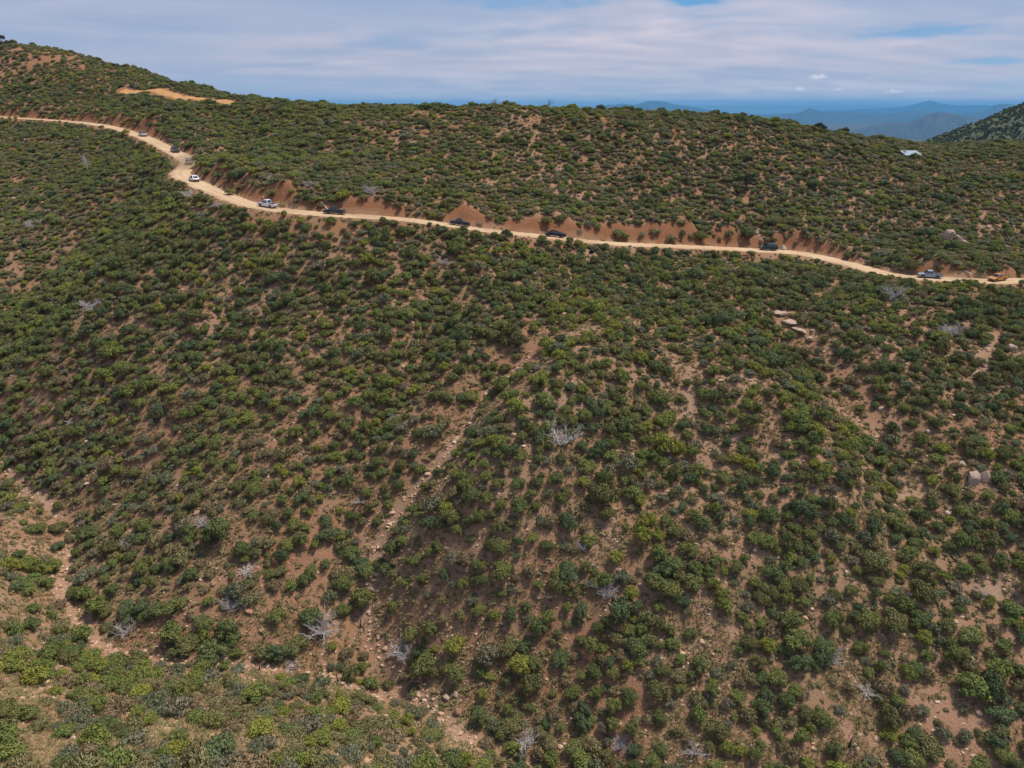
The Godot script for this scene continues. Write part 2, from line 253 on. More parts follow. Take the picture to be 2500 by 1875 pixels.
func build_heights() -> void:
	build_coarse()
	var n := NX * NF
	heights.resize(n); road_near.resize(n); road_side.resize(n); wash_near.resize(n); track_near.resize(n); bare_near.resize(n); bare_pale.resize(n)
	road_near.fill(99.0); track_near.fill(99.0)
	var big := noise(11, 0.022, 3)
	var small := noise(12, 0.11, 3)
	for j in NF:
		for i in NX:
			var x := X0 + i * STEP
			var f := F0 + j * STEP
			heights[j * NX + i] = h_base(x, f) + big.get_noise_2d(x, f) * 1.5 + small.get_noise_2d(x, f) * 0.5
	carve(G1, 5.0, 7.5, 1.45)
	carve(S1, -3.4, 12.0, 0.0)
	carve(G2, 5.0, 9.0, 0.0)
	carve(S2, -4.0, 12.0, 0.0)
	carve(G3, 3.2, 5.5, 0.0)
	carve(R1, 2.2, 4.5, 0.0)
	carve(G4, 8.0, 12.0, 0.0)
	carve(S4, -3.5, 12.0, 0.0)
	carve(R2, 2.4, 4.5, 0.0)
	carve(R3, 2.0, 4.0, 0.0)
	carve(R4, 1.2, 4.0, 1.4)
	carve(R5, 1.2, 5.0, 0.0)
	carve(CREEK, 1.6, 4.0, 1.3)
	# the road's bench with its cut and fill
	road_pts = smooth_line(ROAD, 1.0)
	var bank := noise(21, 0.03, 2)
	var near_k := PackedInt32Array()
	near_k.resize(n)
	stamp(road_pts, 24.0, func(c: int, d: float, k: int):
		if d < road_near[c]:
			road_near[c] = d
			near_k[c] = k)
	for c in n:
		var d := road_near[c]
		if d > 24.0: continue
		var k := near_k[c]
		var p: Vector3 = road_pts[k]
		var a: Vector3 = road_pts[maxi(k - 2, 0)]
		var b: Vector3 = road_pts[mini(k + 2, road_pts.size() - 1)]
		var x := X0 + (c % NX) * STEP
		var f := F0 + (c / NX) * STEP
		var up := 1.0 if (b.x - a.x) * (f - p.z) - (b.z - a.z) * (x - p.x) < 0.0 else -1.0
		road_side[c] = up
		var h := heights[c]
		var dd := maxf(0.0, d - ROAD_HALF - 0.5)
		if up > 0.0:
			var lift := clampf(0.9 + bank.get_noise_1d(k) * 3.6, 0.0, 2.8)
			h += lift * smoothstep(1.0, 6.0, d) * (1.0 - smoothstep(9.0, 22.0, d))
		var rough := small.get_noise_2d(x * 2.0, f * 2.0) * 0.35
		heights[c] = clampf(h, p.y - dd * 0.82 + rough * minf(dd, 1.0), p.y + dd * (1.25 + rough * 0.8) + maxf(rough, 0.0) * minf(dd, 1.5))
		if d < ROAD_HALF + 1.0: heights[c] = p.y - 0.10
	var ragged := noise(23, 0.16, 3)
	for q in BARE:
		stamp([Vector3(q[0], 0, q[1])], q[2] * 2.0, func(c: int, d: float, _k: int):
			var w := clampf(1.25 - d / q[2] + ragged.get_noise_2d((c % NX) * STEP, (c / NX) * STEP) * 1.3, 0.0, 1.0)
			if w > bare_near[c]:
				bare_near[c] = w
				bare_pale[c] = q[3])
	var tline := smooth_line(TRACK, 1.0)
	stamp(tline, 8.0, func(c: int, d: float, _k: int): track_near[c] = minf(track_near[c], d))

func gy(x: float, z: float) -> float:        # height above the datum at world x, z
	var gx := clampf((x - X0) / STEP, 0.0, NX - 1.001)
	var gf := clampf((-z - F0) / STEP, 0.0, NF - 1.001)
	var i := int(gx); var j := int(gf)
	var tx := gx - i; var tf := gf - j
	var o := j * NX + i
	return CAM_Y + lerpf(lerpf(heights[o], heights[o + 1], tx), lerpf(heights[o + NX], heights[o + NX + 1], tx), tf)

func cell_of(x: float, z: float) -> int:
	return clampi(roundi((-z - F0) / STEP), 0, NF - 1) * NX + clampi(roundi((x - X0) / STEP), 0, NX - 1)

func slope_at(x: float, z: float) -> Vector3:
	return Vector3(gy(x - 1.5, z) - gy(x + 1.5, z), 3.0, gy(x, z - 1.5) - gy(x, z + 1.5)).normalized()

func at(row: Array) -> Vector3:
	return Vector3(row[0], gy(row[0], -row[1]), -row[1])

func far_height(x: float, f: float, roll: FastNoiseLite) -> float:     # outside the core
	var cx := clampf(x, X0, X0 + (NX - 1) * STEP)
	var cf := clampf(f, F0, F0 + (NF - 1) * STEP)
	var d := Vector2(x - cx, f - cf).length()
	var edge := gy(cx, -cf) - minf(d * 0.22, 150.0)
	var plain_y := CAM_Y - 520.0 + roll.get_noise_2d(x, f) * 60.0
	return lerpf(edge + roll.get_noise_2d(x * 4.0, f * 4.0) * minf(d * 0.1, 15.0), plain_y, smoothstep(0.0, 2600.0, d) if f > 0.0 else smoothstep(100.0, 4000.0, d) * 0.5)

func build_ground() -> void:
	var xs := PackedFloat32Array(); var fs := PackedFloat32Array()
	var left: Array = []; var right: Array = []
	var s := 3.0; var d := 0.0
	while d < 40000.0:
		d += s
		s *= 1.32
		left.append(d)
	for k in range(left.size() - 1, -1, -1): xs.append(X0 - left[k])
	for i in NX: xs.append(X0 + i * STEP)
	for q in left: xs.append(X0 + (NX - 1) * STEP + q)
	for k in range(left.size() - 1, -1, -1):
		if left[k] < 6000.0: fs.append(F0 - left[k])
	for j in NF: fs.append(F0 + j * STEP)
	for q in left: fs.append(F0 + (NF - 1) * STEP + q)
	var nx := xs.size(); var nf := fs.size()
	var roll := noise(31, 0.0011, 4)
	var patch := noise(41, 0.035, 4)
	var fine := noise(42, 0.16, 3)
	var red := noise(43, 0.016, 3)
	var v := PackedVector3Array(); var c := PackedColorArray(); var nrm := PackedVector3Array()
	v.resize(nx * nf); c.resize(nx * nf); nrm.resize(nx * nf)
	var dry := Vector3(0.36, 0.25, 0.15)
	var tan_ := Vector3(0.51, 0.33, 0.22)
	var rust := Vector3(0.44, 0.24, 0.145)
	var pale := Vector3(0.60, 0.43, 0.32)
	var orange := Vector3(0.48, 0.25, 0.11)
	var bank_c := Vector3(0.42, 0.215, 0.12)
	for j in nf:
		for i in nx:
			var x := xs[i]; var f := fs[j]
			var o := j * nx + i
			var inside := x >= X0 and x <= X0 + (NX - 1) * STEP and f >= F0 and f <= F0 + (NF - 1) * STEP
			var y := gy(x, -f) if inside else far_height(x, f, roll)
			v[o] = Vector3(x, y, -f)
			var a := clampf(patch.get_noise_2d(x, f) * 1.4 + 0.5, 0.0, 1.0)
			var b := clampf(red.get_noise_2d(x, f) * 1.6 + 0.5, 0.0, 1.0)
			var g := clampf(fine.get_noise_2d(x, f) * 1.5 + 0.5, 0.0, 1.0)
			var col := tan_.lerp(rust, b * 0.8).lerp(dry, a * a * 0.75).lerp(pale, g * g * 0.25)
			if inside:
				var cell := cell_of(x, -f)
				col = col.lerp(pale, wash_near[cell] * clampf(0.55 + fine.get_noise_2d(x * 0.7, f * 0.7) * 1.2, 0.0, 0.9))
				if bare_near[cell] > 0.0: col = col.lerp(rust.lerp(pale, bare_pale[cell]), bare_near[cell] * (0.55 + 0.3 * g))
				var rd := road_near[cell]
				if rd < 12.0:
					var hr := slope_at(x, -f).y
					var steep := clampf((0.88 - hr) / 0.12, 0.0, 1.0) * clampf((12.0 - rd) / 4.0, 0.0, 1.0)
					col = col.lerp(bank_c if road_side[cell] > 0.0 else orange.lerp(tan_, 0.5), steep)
				if track_near[cell] < 3.4: col = orange
				if f > 330.0 - x * 0.2 or (f > 255.0 and x < 60.0 and a < 0.5): col = col.lerp(orange, 0.35)
			else:
				col = Vector3(0.09, 0.10, 0.06).lerp(col, 0.25)
			c[o] = Color(col.x, col.y, col.z)
	for j in nf:
		for i in nx:
			var o := j * nx + i
			var l := v[o - 1] if i > 0 else v[o]
			var r := v[o + 1] if i < nx - 1 else v[o]
			var dn := v[o - nx] if j > 0 else v[o]
			var upv := v[o + nx] if j < nf - 1 else v[o]
			nrm[o] = (r - l).cross(upv - dn).normalized()
	var idx := PackedInt32Array()
	idx.resize((nx - 1) * (nf - 1) * 6)
	var q := 0
	for j in nf - 1:
		for i in nx - 1:
			var o := j * nx + i
			idx[q] = o; idx[q + 1] = o + nx; idx[q + 2] = o + nx + 1
			idx[q + 3] = o; idx[q + 4] = o + nx + 1; idx[q + 5] = o + 1
			q += 6
	var m := StandardMaterial3D.new()
	m.vertex_color_use_as_albedo = true
	m.roughness = 0.97
	m.metallic_specular = 0.15
	m.uv1_triplanar = true
	m.uv1_world_triplanar = true
	m.uv1_scale = Vector3(0.11, 0.11, 0.11)
	m.albedo_texture = noise_tex(51, 0.06, Color(0.48, 0.44, 0.40), Color(1.0, 1.0, 1.0), 1024)
	m.normal_enabled = true
	m.normal_texture = noise_tex(52, 0.03, Color.BLACK, Color.WHITE, 512, true, 6.0)
	m.normal_scale = 1.0
	var o := part("ground", mesh_of(v, idx, nrm, c), m, self)
	tag(o, "", "", "", "structure")

func ribbon(pts: Array, half: float, lift: float, follow: bool, seed_: int) -> ArrayMesh:
	var jag := noise(seed_, 0.35, 2)
	var tone := noise(seed_ + 1, 0.08, 3)
	var cols := 13
	var v := PackedVector3Array(); var c := PackedColorArray(); var idx := PackedInt32Array()
	for k in pts.size():
		var p: Vector3 = pts[k]
		var a: Vector3 = pts[maxi(k - 2, 0)]; var b: Vector3 = pts[mini(k + 2, pts.size() - 1)]
		var dir := Vector2(b.x - a.x, b.z - a.z).normalized()
		var side := Vector2(dir.y, -dir.x)
		for q in cols:
			var u := -1.0 + 2.0 * q / (cols - 1)
			var wide := half + jag.get_noise_2d(k, 50.0 * signf(u)) * 0.9
			var x := p.x + side.x * u * wide
			var f := p.z + side.y * u * wide
			var rut := exp(-pow((absf(u) - 0.36) / 0.11, 2.0))
			var y := (gy(x, -f) if follow else p.y + CAM_Y) + lift - rut * 0.05 + (0.04 * (1.0 - u * u)) + jag.get_noise_2d(x * 2.0, f * 2.0) * 0.03
			if absf(u) > 0.99: y -= lift + 0.12
			v.append(Vector3(x, y, -f))
			var t := clampf(0.5 + tone.get_noise_2d(x, f) * 0.9, 0.0, 1.0)
			var col := Vector3(0.47, 0.33, 0.205).lerp(Vector3(0.57, 0.43, 0.29), t)
			col = col.lerp(Vector3(0.68, 0.54, 0.40), rut * 0.55)
			c.append(Color(col.x, col.y, col.z))
			if k > 0 and q > 0:
				var o := k * cols + q
				idx.append_array(PackedInt32Array([o - cols - 1, o - 1, o, o - cols - 1, o, o - cols]))
	var st := SurfaceTool.new()
	st.create_from(mesh_of(v, idx, PackedVector3Array(), c), 0)
	st.generate_normals()
	return st.commit()

func build_roads() -> void:
	var m := StandardMaterial3D.new()
	m.vertex_color_use_as_albedo = true
	m.roughness = 0.95
	m.metallic_specular = 0.2
	m.uv1_triplanar = true
	m.uv1_world_triplanar = true
	m.uv1_scale = Vector3(0.2, 0.2, 0.2)
	m.albedo_texture = noise_tex(61, 0.04, Color(0.82, 0.80, 0.77), Color(1, 1, 1), 256)
	var r := part("dirt_road", ribbon(road_pts, ROAD_HALF, 0.06, false, 71), m, self)
	tag(r, "", "", "", "structure")
	var mt := m.duplicate()
	mt.albedo_color = lin(0.92, 0.72, 0.5)
	var t := part("dirt_track", ribbon(smooth_line(TRACK, 1.0), 2.9, 0.12, true, 75), mt, self)
	tag(t, "", "", "", "structure")

# ------------------------------------------------------------------ shrubs
func leaf_blob(seed_: int, lobes: int, leaves: int, leaf: float, rad: float, tall: float, open_: float, upright: float) -> ArrayMesh:
	# lobes of small leaf faces over a low dome, with stems showing where the crown is open
	var r := RandomNumberGenerator.new()
	r.seed = seed_
	var v := PackedVector3Array(); var n := PackedVector3Array(); var c := PackedColorArray(); var idx := PackedInt32Array()
	var cen: Array = []
	for k in lobes:
		var a := TAU * k / 1.618 + r.randf_range(-0.6, 0.6)
		var q := sqrt((k + 0.4) / lobes) * rad * 0.78 * r.randf_range(0.9, 1.08)
		var ht := tall * (0.34 + 0.50 * (1.0 - pow(minf(q / rad, 1.0), 2.2))) * r.randf_range(0.86, 1.14)
		cen.append([Vector3(cos(a) * q, ht, sin(a) * q), rad * r.randf_range(0.24, 0.40), r.randf_range(0.92, 1.08), r.randf_range(-0.05, 0.05)])
	for k in lobes:                                   # stems
		var e: Vector3 = cen[k][0]
		var b := Vector3(e.x * 0.12, -0.35, e.z * 0.12)
		var sd := Vector3(-e.z, 0, e.x).normalized() * 0.035
		var o := v.size()
		v.append_array(PackedVector3Array([b - sd, b + sd, e, b + Vector3(0, 0, 0.05), b - Vector3(0, 0, 0.05)]))
		for z in 5:
			n.append(Vector3(e.x, 0.4, e.z).normalized())
			c.append(Color(1.5, 0.95, 0.9))
		idx.append_array(PackedInt32Array([o, o + 1, o + 2, o + 3, o + 4, o + 2]))
	for k in leaves:
		var lb: Array = cen[k % lobes]
		var dir := Vector3(r.randfn(), r.randfn() * 0.8 + 0.35, r.randfn()).normalized()
		var p: Vector3 = lb[0] + dir * lb[1] * (1.0 - open_ * r.randf() * r.randf() + (r.randf() * 0.45 if r.randf() < 0.22 else 0.0)) * Vector3(1, tall / rad * 0.75, 1)
		if p.y < 0.02: p.y = r.randf() * 0.15
		var nn := (dir + Vector3(r.randfn(), r.randfn(), r.randfn()) * 0.42).normalized()
		var t := nn.cross(Vector3(r.randfn(), r.randfn(), r.randfn())).normalized()
		if upright > 0.0: t = t.lerp((dir + Vector3.UP * 1.2).normalized(), upright).normalized()
		var s := nn.cross(t).normalized()
		var sz := leaf * r.randf_range(0.65, 1.35)
		t *= sz * (1.0 + upright); s *= sz * 0.55
		var o := v.size()
		v.append_array(PackedVector3Array([p - t, p + s + nn * sz * 0.15, p + t, p - s + nn * sz * 0.15]))
		var tone: float = lb[2] * r.randf_range(0.72, 1.28)
		var hue: float = lb[3] + r.randf_range(-0.07, 0.07)
		for z in 4:
			n.append(nn)
			c.append(Color(tone * (1.0 + hue * 2.0), tone, tone * (1.0 - hue * 1.5)))
		idx.append_array(PackedInt32Array([o, o + 1, o + 2, o, o + 2, o + 3]))
	return mesh_of(v, idx, n, c)

func blade_tuft(seed_: int, blades: int, len_: float, wide: float, droop: float) -> ArrayMesh:
	var r := RandomNumberGenerator.new()
	r.seed = seed_
	var v := PackedVector3Array(); var n := PackedVector3Array(); var c := PackedColorArray(); var idx := PackedInt32Array()
	for k in blades:
		var a := r.randf() * TAU
		var el := r.randf_range(0.15, 1.45)
		var out := Vector3(cos(a), 0, sin(a))
		var l := len_ * r.randf_range(0.6, 1.15)
		var b := out * r.randf() * len_ * 0.18 + Vector3(0, -0.05, 0)
		var mid := b + (out * cos(el) + Vector3.UP * sin(el)) * l * 0.55
		var tip := b + (out * cos(el) + Vector3.UP * sin(el)) * l + (out * 0.3 - Vector3.UP) * l * droop * cos(el)
		var sd := Vector3(-out.z, 0, out.x) * wide * r.randf_range(0.7, 1.2)
		var o := v.size()
		v.append_array(PackedVector3Array([b - sd, b + sd, mid - sd * 0.8, mid + sd * 0.8, tip]))
		var nn := (Vector3.UP * cos(el) - out * sin(el)).normalized()
		var tone := r.randf_range(0.7, 1.3)
		for z in 5:
			n.append(nn)
			c.append(Color(tone, tone * r.randf_range(0.92, 1.05), tone * 0.95))
		idx.append_array(PackedInt32Array([o, o + 2, o + 1, o + 1, o + 2, o + 3, o + 2, o + 4, o + 3]))
	return mesh_of(v, idx, n, c)

func leaf_mat(c: Color) -> StandardMaterial3D:
	var m := plain(c, 0.75)
	m.vertex_color_use_as_albedo = true
	m.metallic_specular = 0.25
	m.cull_mode = BaseMaterial3D.CULL_DISABLED
	m.backlight_enabled = true
	m.backlight = Color(0.25, 0.3, 0.1)
	return m

const KINDS = ["oak_shrub", "manzanita_shrub", "brush_shrub", "sage_shrub"]
const KIND_LOOK = ["dark green", "bright green", "olive brown", "grey green"]
var kind_meshes: Array = []
var kind_tints: Array = []
var cover_grid: Array = []

func build_shrub_kinds() -> void:
	kind_meshes = [
		[leaf_blob(101, 20, 2945, 0.062, 1.0, 1.10, 0.45, 0.1), leaf_blob(102, 16, 2635, 0.064, 1.0, 0.95, 0.5, 0.1), leaf_blob(103, 24, 3100, 0.060, 1.0, 0.90, 0.5, 0.1), leaf_blob(104, 15, 2635, 0.064, 1.0, 1.30, 0.45, 0.1)],
		[leaf_blob(111, 16, 2170, 0.066, 1.0, 1.10, 0.6, 0.2), leaf_blob(112, 20, 2325, 0.064, 1.0, 1.25, 0.6, 0.2), leaf_blob(113, 14, 2015, 0.068, 1.0, 0.95, 0.65, 0.2)],
		[leaf_blob(121, 20, 2170, 0.060, 1.0, 0.75, 0.8, 0.4), leaf_blob(122, 17, 2015, 0.060, 1.0, 0.85, 0.9, 0.45), leaf_blob(123, 24, 2325, 0.058, 1.0, 0.62, 0.8, 0.4)],
		[leaf_blob(131, 16, 1860, 0.060, 1.0, 0.95, 0.8, 0.5), leaf_blob(132, 19, 2015, 0.060, 1.0, 0.8, 0.8, 0.5)],
	]
	kind_tints = [
		[lin(0.168, 0.182, 0.062), lin(0.136, 0.162, 0.062), lin(0.192, 0.202, 0.066), lin(0.164, 0.160, 0.064), lin(0.122, 0.154, 0.072)],
		[lin(0.205, 0.228, 0.058), lin(0.182, 0.212, 0.062), lin(0.245, 0.252, 0.054), lin(0.170, 0.202, 0.064)],
		[lin(0.232, 0.205, 0.100), lin(0.248, 0.190, 0.112), lin(0.205, 0.196, 0.092), lin(0.255, 0.218, 0.110)],
		[lin(0.205, 0.212, 0.135), lin(0.225, 0.212, 0.145), lin(0.182, 0.198, 0.120)],
	]

func cover_at(x: float, f: float) -> Array:        # [cover, four kind weights], blended from what grows where
	var sw := 0.0
	var o := [0.0, 0.0, 0.0, 0.0, 0.0]
	for q in COVER:
		var dx: float = q[0] - x
		var dz: float = q[1] - f
		var w := 1.0 / pow(dx * dx + dz * dz + 20.0, 2.0)
		sw += w
		for k in 5: o[k] += w * q[2 + k]
	for k in 5: o[k] /= sw
	return o

var shrubs: Array = []      # [position, radius, kind, variant, tint, turn, height scale]

var spots := {}
func too_close(x: float, f: float, r: float, share: float) -> bool:
	var gx := int(floor(x / 3.0)); var gf := int(floor(f / 3.0))
	for i in range(gx - 1, gx + 2):
		for j in range(gf - 1, gf + 2):
			for q in spots.get(i * 4096 + j, []):
				var dx: float = q.x - x
				var dz: float = q.y - f
				if dx * dx + dz * dz < pow((q.z + r) * share, 2.0): return true
	var key := gx * 4096 + gf
	if not spots.has(key): spots[key] = []
	spots[key].append(Vector3(x, f, r))
	return false

func hides_vehicle(x: float, f: float) -> bool:
	for i in [1, 2, 3, 4, 5, 7, 8, 9, 10]:
		var q: Array = VEHICLE_AT[i]
		var along: float = x / f - q[0] / q[1]
		if absf(along) * q[1] < (2.2 if i == 7 else 3.6) and f < q[1] and f > q[1] - (4.5 if i == 7 else 7.0): return true
	return false

func crowds(x: float, f: float) -> bool:           # keeps the dead bushes, rocks and stumps clear
	for q in DEAD:
		if absf(q[0] - x) < q[2] * 0.42 and f < q[1] + 1.2 and f > q[1] - q[2] * 0.55: return true
	for q in BOULDER:
		if absf(q[0] - x) < q[2] * 0.55 + 0.5 and f < q[1] + 1.0 and f > q[1] - q[2] * 0.6 - 1.6: return true
	for q in STUMP:
		if absf(q[0] - x) < 1.3 and f < q[1] + 0.8 and f > q[1] - 2.4: return true
	for q in [MISC[0], MISC[1], TREES[0], SNAG[0], SNAG[1]]:
		if absf(q[0] - x) < 1.4 and f < q[1] + 1.0 and f > q[1] - 4.0: return true
	return false

func in_sight(x: float, f: float) -> bool:         # from the overlook, with four metres to spare
	var top := gy(x, -f) + 4.5
	var steps := int(f / 9.0)
	for k in range(3, steps):
		var t := float(k) / steps
		if f * t < F0 + 2.0: continue
		if gy(x * t, -f * t) > lerpf(CAM_Y, top, t): return false
	return true

func scatter_shrubs() -> void:
	var clump := noise(201, 0.05, 3)
	var gap := noise(202, 0.11, 2)
	var zone := noise(203, 0.035, 2)
	var cell := 1.25
	var grid_step := 10.0
	var gnx := 75; var gnf := 52
	var cg: Array = []
	for j in gnf:
		for i in gnx:
			cg.append(cover_at(X0 + i * grid_step, F0 + j * grid_step))
	for b in BRIGHT:
		var r: float = b[2]
		shrubs.append([at(b), r * 0.95, 1, rng.randi() % 3, rng.randi() % 4, rng.randf() * TAU, 1.05])
	for b in BIG:
		shrubs.append([at(b), b[2] * 0.9, 0, rng.randi() % 4, rng.randi() % 5, rng.randf() * TAU, rng.randf_range(0.8, 1.0)])
	var f := 38.0
	while f < 525.0:
		var x := maxf(X0 + 4.0, -f * 0.86 - 22.0)
		var xe := minf(X0 + (NX - 1) * STEP - 4.0, f * 0.86 + 22.0)
		while x < xe:
			x += cell
			var px := x + rng.randf_range(-1.0, 1.0) * cell * 0.55
			var pf := f + rng.randf_range(-1.0, 1.0) * cell * 0.55
			var roll := rng.randf()
			var c := cell_of(px, -pf)
			var ci: Array = cg[clampi(roundi((pf - F0) / grid_step), 0, gnf - 1) * gnx + clampi(roundi((px - X0) / grid_step), 0, gnx - 1)]
			var cover: float = ci[0] + clump.get_noise_2d(px, pf) * 0.30 + gap.get_noise_2d(px, pf) * 0.25
			if pf < 185.0: cover = cover * 0.9 + 0.17
			cover -= bare_near[c] * 0.75
			var rd := road_near[c]
			var up := road_side[c] > 0.0
			if rd < ROAD_HALF + 1.3: continue
			var nrm := slope_at(px, -pf)
			if rd < 12.0:
				if up and nrm.y < 0.78: cover *= 0.30
				elif not up: cover += 0.4
			if wash_near[c] > 0.25: cover -= wash_near[c] * 0.85
			if track_near[c] < 4.4: continue
			if roll > clampf(cover, 0.0, 1.0) * 0.9: continue
			if not up and rd < 12.0 and hides_vehicle(px, pf): continue
			if not in_sight(px, pf): continue
			if crowds(px, pf): continue
			var flat := 1.0
			var weights := [ci[1], ci[2], ci[3], ci[4]]
			var zn := zone.get_noise_2d(px, pf)
			weights[0] *= clampf(1.0 + zn * 1.6, 0.2, 3.0)
			weights[1] *= clampf(1.0 - zn * 2.2, 0.1, 3.0)
			if pf > 192.0 and px > -90.0:
				weights[2] *= 1.5
				weights[3] *= 1.7
			var pick: float = rng.randf() * (weights[0] + weights[1] + weights[2] + weights[3])
			var k := 0
			while k < 3 and pick > weights[k]:
				pick -= weights[k]
				k += 1
			var r: float = [1.22, 1.10, 1.06, 0.95][k] * exp(rng.randfn() * 0.27) * (1.35 if rng.randf() < 0.05 else 1.0)
			if rd < 7.0 and not up: r *= 0.8
			if f > 190.0:
				r *= 0.98
				flat = 0.8
			if not up and rd < 9.0 and px > 78.0: r *= 0.68
			if f > 240.0 and rng.randf() < 0.08: r *= 1.35
			if pf < 78.0 and px < 10.0: r *= 1.12
			r = clampf(r, 0.4, 2.5)
			if too_close(px, pf, r, 0.56 if pf < 188.0 and not (px < -80.0) else 0.48): continue
			shrubs.append([Vector3(px, gy(px, -pf), -pf), r, k, rng.randi() % kind_meshes[k].size(), rng.randi() % kind_tints[k].size(), rng.randf() * TAU, rng.randf_range(0.9, 1.45) * flat])
		f += cell

func shrub_place(s: Array) -> Transform3D:
	var r: float = s[1]
	var p: Vector3 = s[0]
	var tilt := slope_at(p.x, p.z)
	var b := Basis(Vector3.UP, s[5]) * Basis.from_scale(Vector3(r * (0.84 + 0.1 * s[4]), r * s[6], r * (1.14 - 0.09 * s[4])))
	var lean := Vector3.UP.slerp(tilt, 0.35)
	b = Basis(Quaternion(Vector3.UP, lean)) * b
	return Transform3D(b, p - Vector3(0, 0.12 * r, 0))

const ORDINAL_WORDS = ["nearest", "second", "third", "fourth", "fifth", "sixth", "seventh", "eighth", "ninth", "tenth", "eleventh", "twelfth", "thirteenth", "fourteenth", "fifteenth", "sixteenth", "seventeenth", "eighteenth", "nineteenth", "twentieth"]
func ordinal(i: int) -> String:
	if i == 0: return "nearest "
	if i < 20: return ORDINAL_WORDS[i] + " nearest "
	return ["twenty", "thirty", "forty", "fifty", "sixty"][i / 10 - 2] + "-" + ["first", "second", "third", "fourth", "fifth", "sixth", "seventh", "eighth", "ninth", "tenth"][i % 10] + " nearest "

func place_shrubs() -> void:
	# the ones that show largest are things of their own, up to 300 of each kind; the rest of each kind is one mass
	var ranked: Array = [[], [], [], []]
	var rest: Array = [[], [], [], []]
	for s in shrubs:
		var q := seen_at(s[0] + Vector3(0, s[1] * 0.5, 0))
		if q.x > 5.0 and q.x < 2495.0 and q.y > 0.0 and q.y < 1870.0: ranked[s[2]].append([s[1] / q.z, s, q])
		else: rest[s[2]].append(s)
	var used := {}
	landmarks = landmarks.filter(func(l): return l[2].split(" ").size() <= 9)
	for k in 4:
		ranked[k].sort_custom(func(a, b): return a[0] > b[0])
		var mats: Array = []
		for c in kind_tints[k]: mats.append(leaf_mat(c))
		var singles: Array = []
		for i in ranked[k].size():
			if i < 300: singles.append(ranked[k][i])
			else: rest[k].append(ranked[k][i][1])
		# word each label by the landmark it shows next to
		var told := {}
		for e in singles:
			var q: Vector3 = e[2]
			var best := 0
			var bd := 1e9
			for li in landmarks.size():
				var d := Vector2(q.x - landmarks[li][0], q.y - landmarks[li][1]).length()
				if d < bd:
					bd = d
					best = li
			var dx: float = q.x - landmarks[best][0]
			var dy: float = q.y - landmarks[best][1]
			var dir := ("right of" if dx > 0.0 else "left of") if absf(dx) > absf(dy) else ("below" if dy > 0.0 else "above")
			var key := "%d|%s" % [best, dir]
			if not told.has(key): told[key] = []
			told[key].append([bd, e, best, dir])
		for key in told:
			told[key].sort_custom(func(a, b): return a[0] < b[0])
			for i in told[key].size():
				var row: Array = told[key][i]
				var s: Array = row[1][1]
				var o := part(numbered(KINDS[k]), kind_meshes[k][s[3]], mats[s[4]], self)
				o.transform = shrub_place(s)
				var rank: String = ordinal(i)
				tag(o, "%s%s shrub %s %s" % [rank, KIND_LOOK[k], row[3], landmarks[row[2]][2]], "shrub", "%s shrubs on the slopes" % KIND_LOOK[k])
		var mass := Node3D.new()
		mass.name = KINDS[k] + "_mass"
		add_child(mass)
		tag(mass, "%s chaparral shrubs covering the hillside" % KIND_LOOK[k], "shrubs", "", "stuff")
		var mm_mat := leaf_mat(Color.WHITE)
		for vi in kind_meshes[k].size():
			var mine: Array = rest[k].filter(func(s): return s[3] == vi)
			if mine.is_empty(): continue
			var mm := MultiMesh.new()
			mm.transform_format = MultiMesh.TRANSFORM_3D
			mm.use_colors = true
			mm.mesh = kind_meshes[k][vi]
			mm.instance_count = mine.size()
			for i in mine.size():
				mm.set_instance_transform(i, shrub_place(mine[i]))
				mm.set_instance_color(i, kind_tints[k][mine[i][4]].srgb_to_linear())
			var mi := MultiMeshInstance3D.new()
			mi.multimesh = mm
			mi.material_override = mm_mat
			mi.name = "foliage"
			mass.add_child(mi, true)
	print("shrubs ", shrubs.size(), " of kinds ", ranked.map(func(a): return a.size()))

func mass_of(called: String, label: String, category: String, mesh: Mesh, mat: Material, placed: Array) -> void:
	var mm := MultiMesh.new()
	mm.transform_format = MultiMesh.TRANSFORM_3D
	mm.use_colors = true
	mm.mesh = mesh
	mm.instance_count = placed.size()
	for i in placed.size():
		mm.set_instance_transform(i, placed[i][0])
		mm.set_instance_color(i, placed[i][1])
	var mi := MultiMeshInstance3D.new()
	mi.multimesh = mm
	mi.material_override = mat
	mi.name = numbered(called)
	add_child(mi)
	tag(mi, label, category, "", "stuff")

func stone_mesh(seed_: int, detail: int, rough: float) -> ArrayMesh:
	var s := SphereMesh.new()
	s.radius = 1.0
	s.height = 2.0
	s.radial_segments = 6 + detail * 4
	s.rings = 3 + detail * 3
	var st := SurfaceTool.new()
	st.create_from(s, 0)
	var arr := s.get_mesh_arrays()
	var v: PackedVector3Array = arr[Mesh.ARRAY_VERTEX]
	var idx: PackedInt32Array = arr[Mesh.ARRAY_INDEX]
	var nz := noise(seed_, 0.9, 3)
	var r := RandomNumberGenerator.new()
	r.seed = seed_
	var cuts: Array = []
	for k in 14: cuts.append([Vector3(r.randfn(), r.randfn(), r.randfn()).normalized(), r.randf_range(0.55, 0.85)])
	for i in v.size():
		var p := v[i]
		p *= 1.0 + nz.get_noise_3dv(p) * rough
		for q in cuts:
			var d: float = p.dot(q[0]) - q[1]
			if d > 0.0: p -= q[0] * d * 0.92
		v[i] = p
	var fv := PackedVector3Array(); var fi := PackedInt32Array()
	for i in idx.size():
		fv.append(v[idx[i]])
		fi.append(i)
	st = SurfaceTool.new()
	st.begin(Mesh.PRIMITIVE_TRIANGLES)
	st.set_smooth_group(-1)
	for p in fv: st.add_vertex(p)
	st.generate_normals()
	return st.commit()

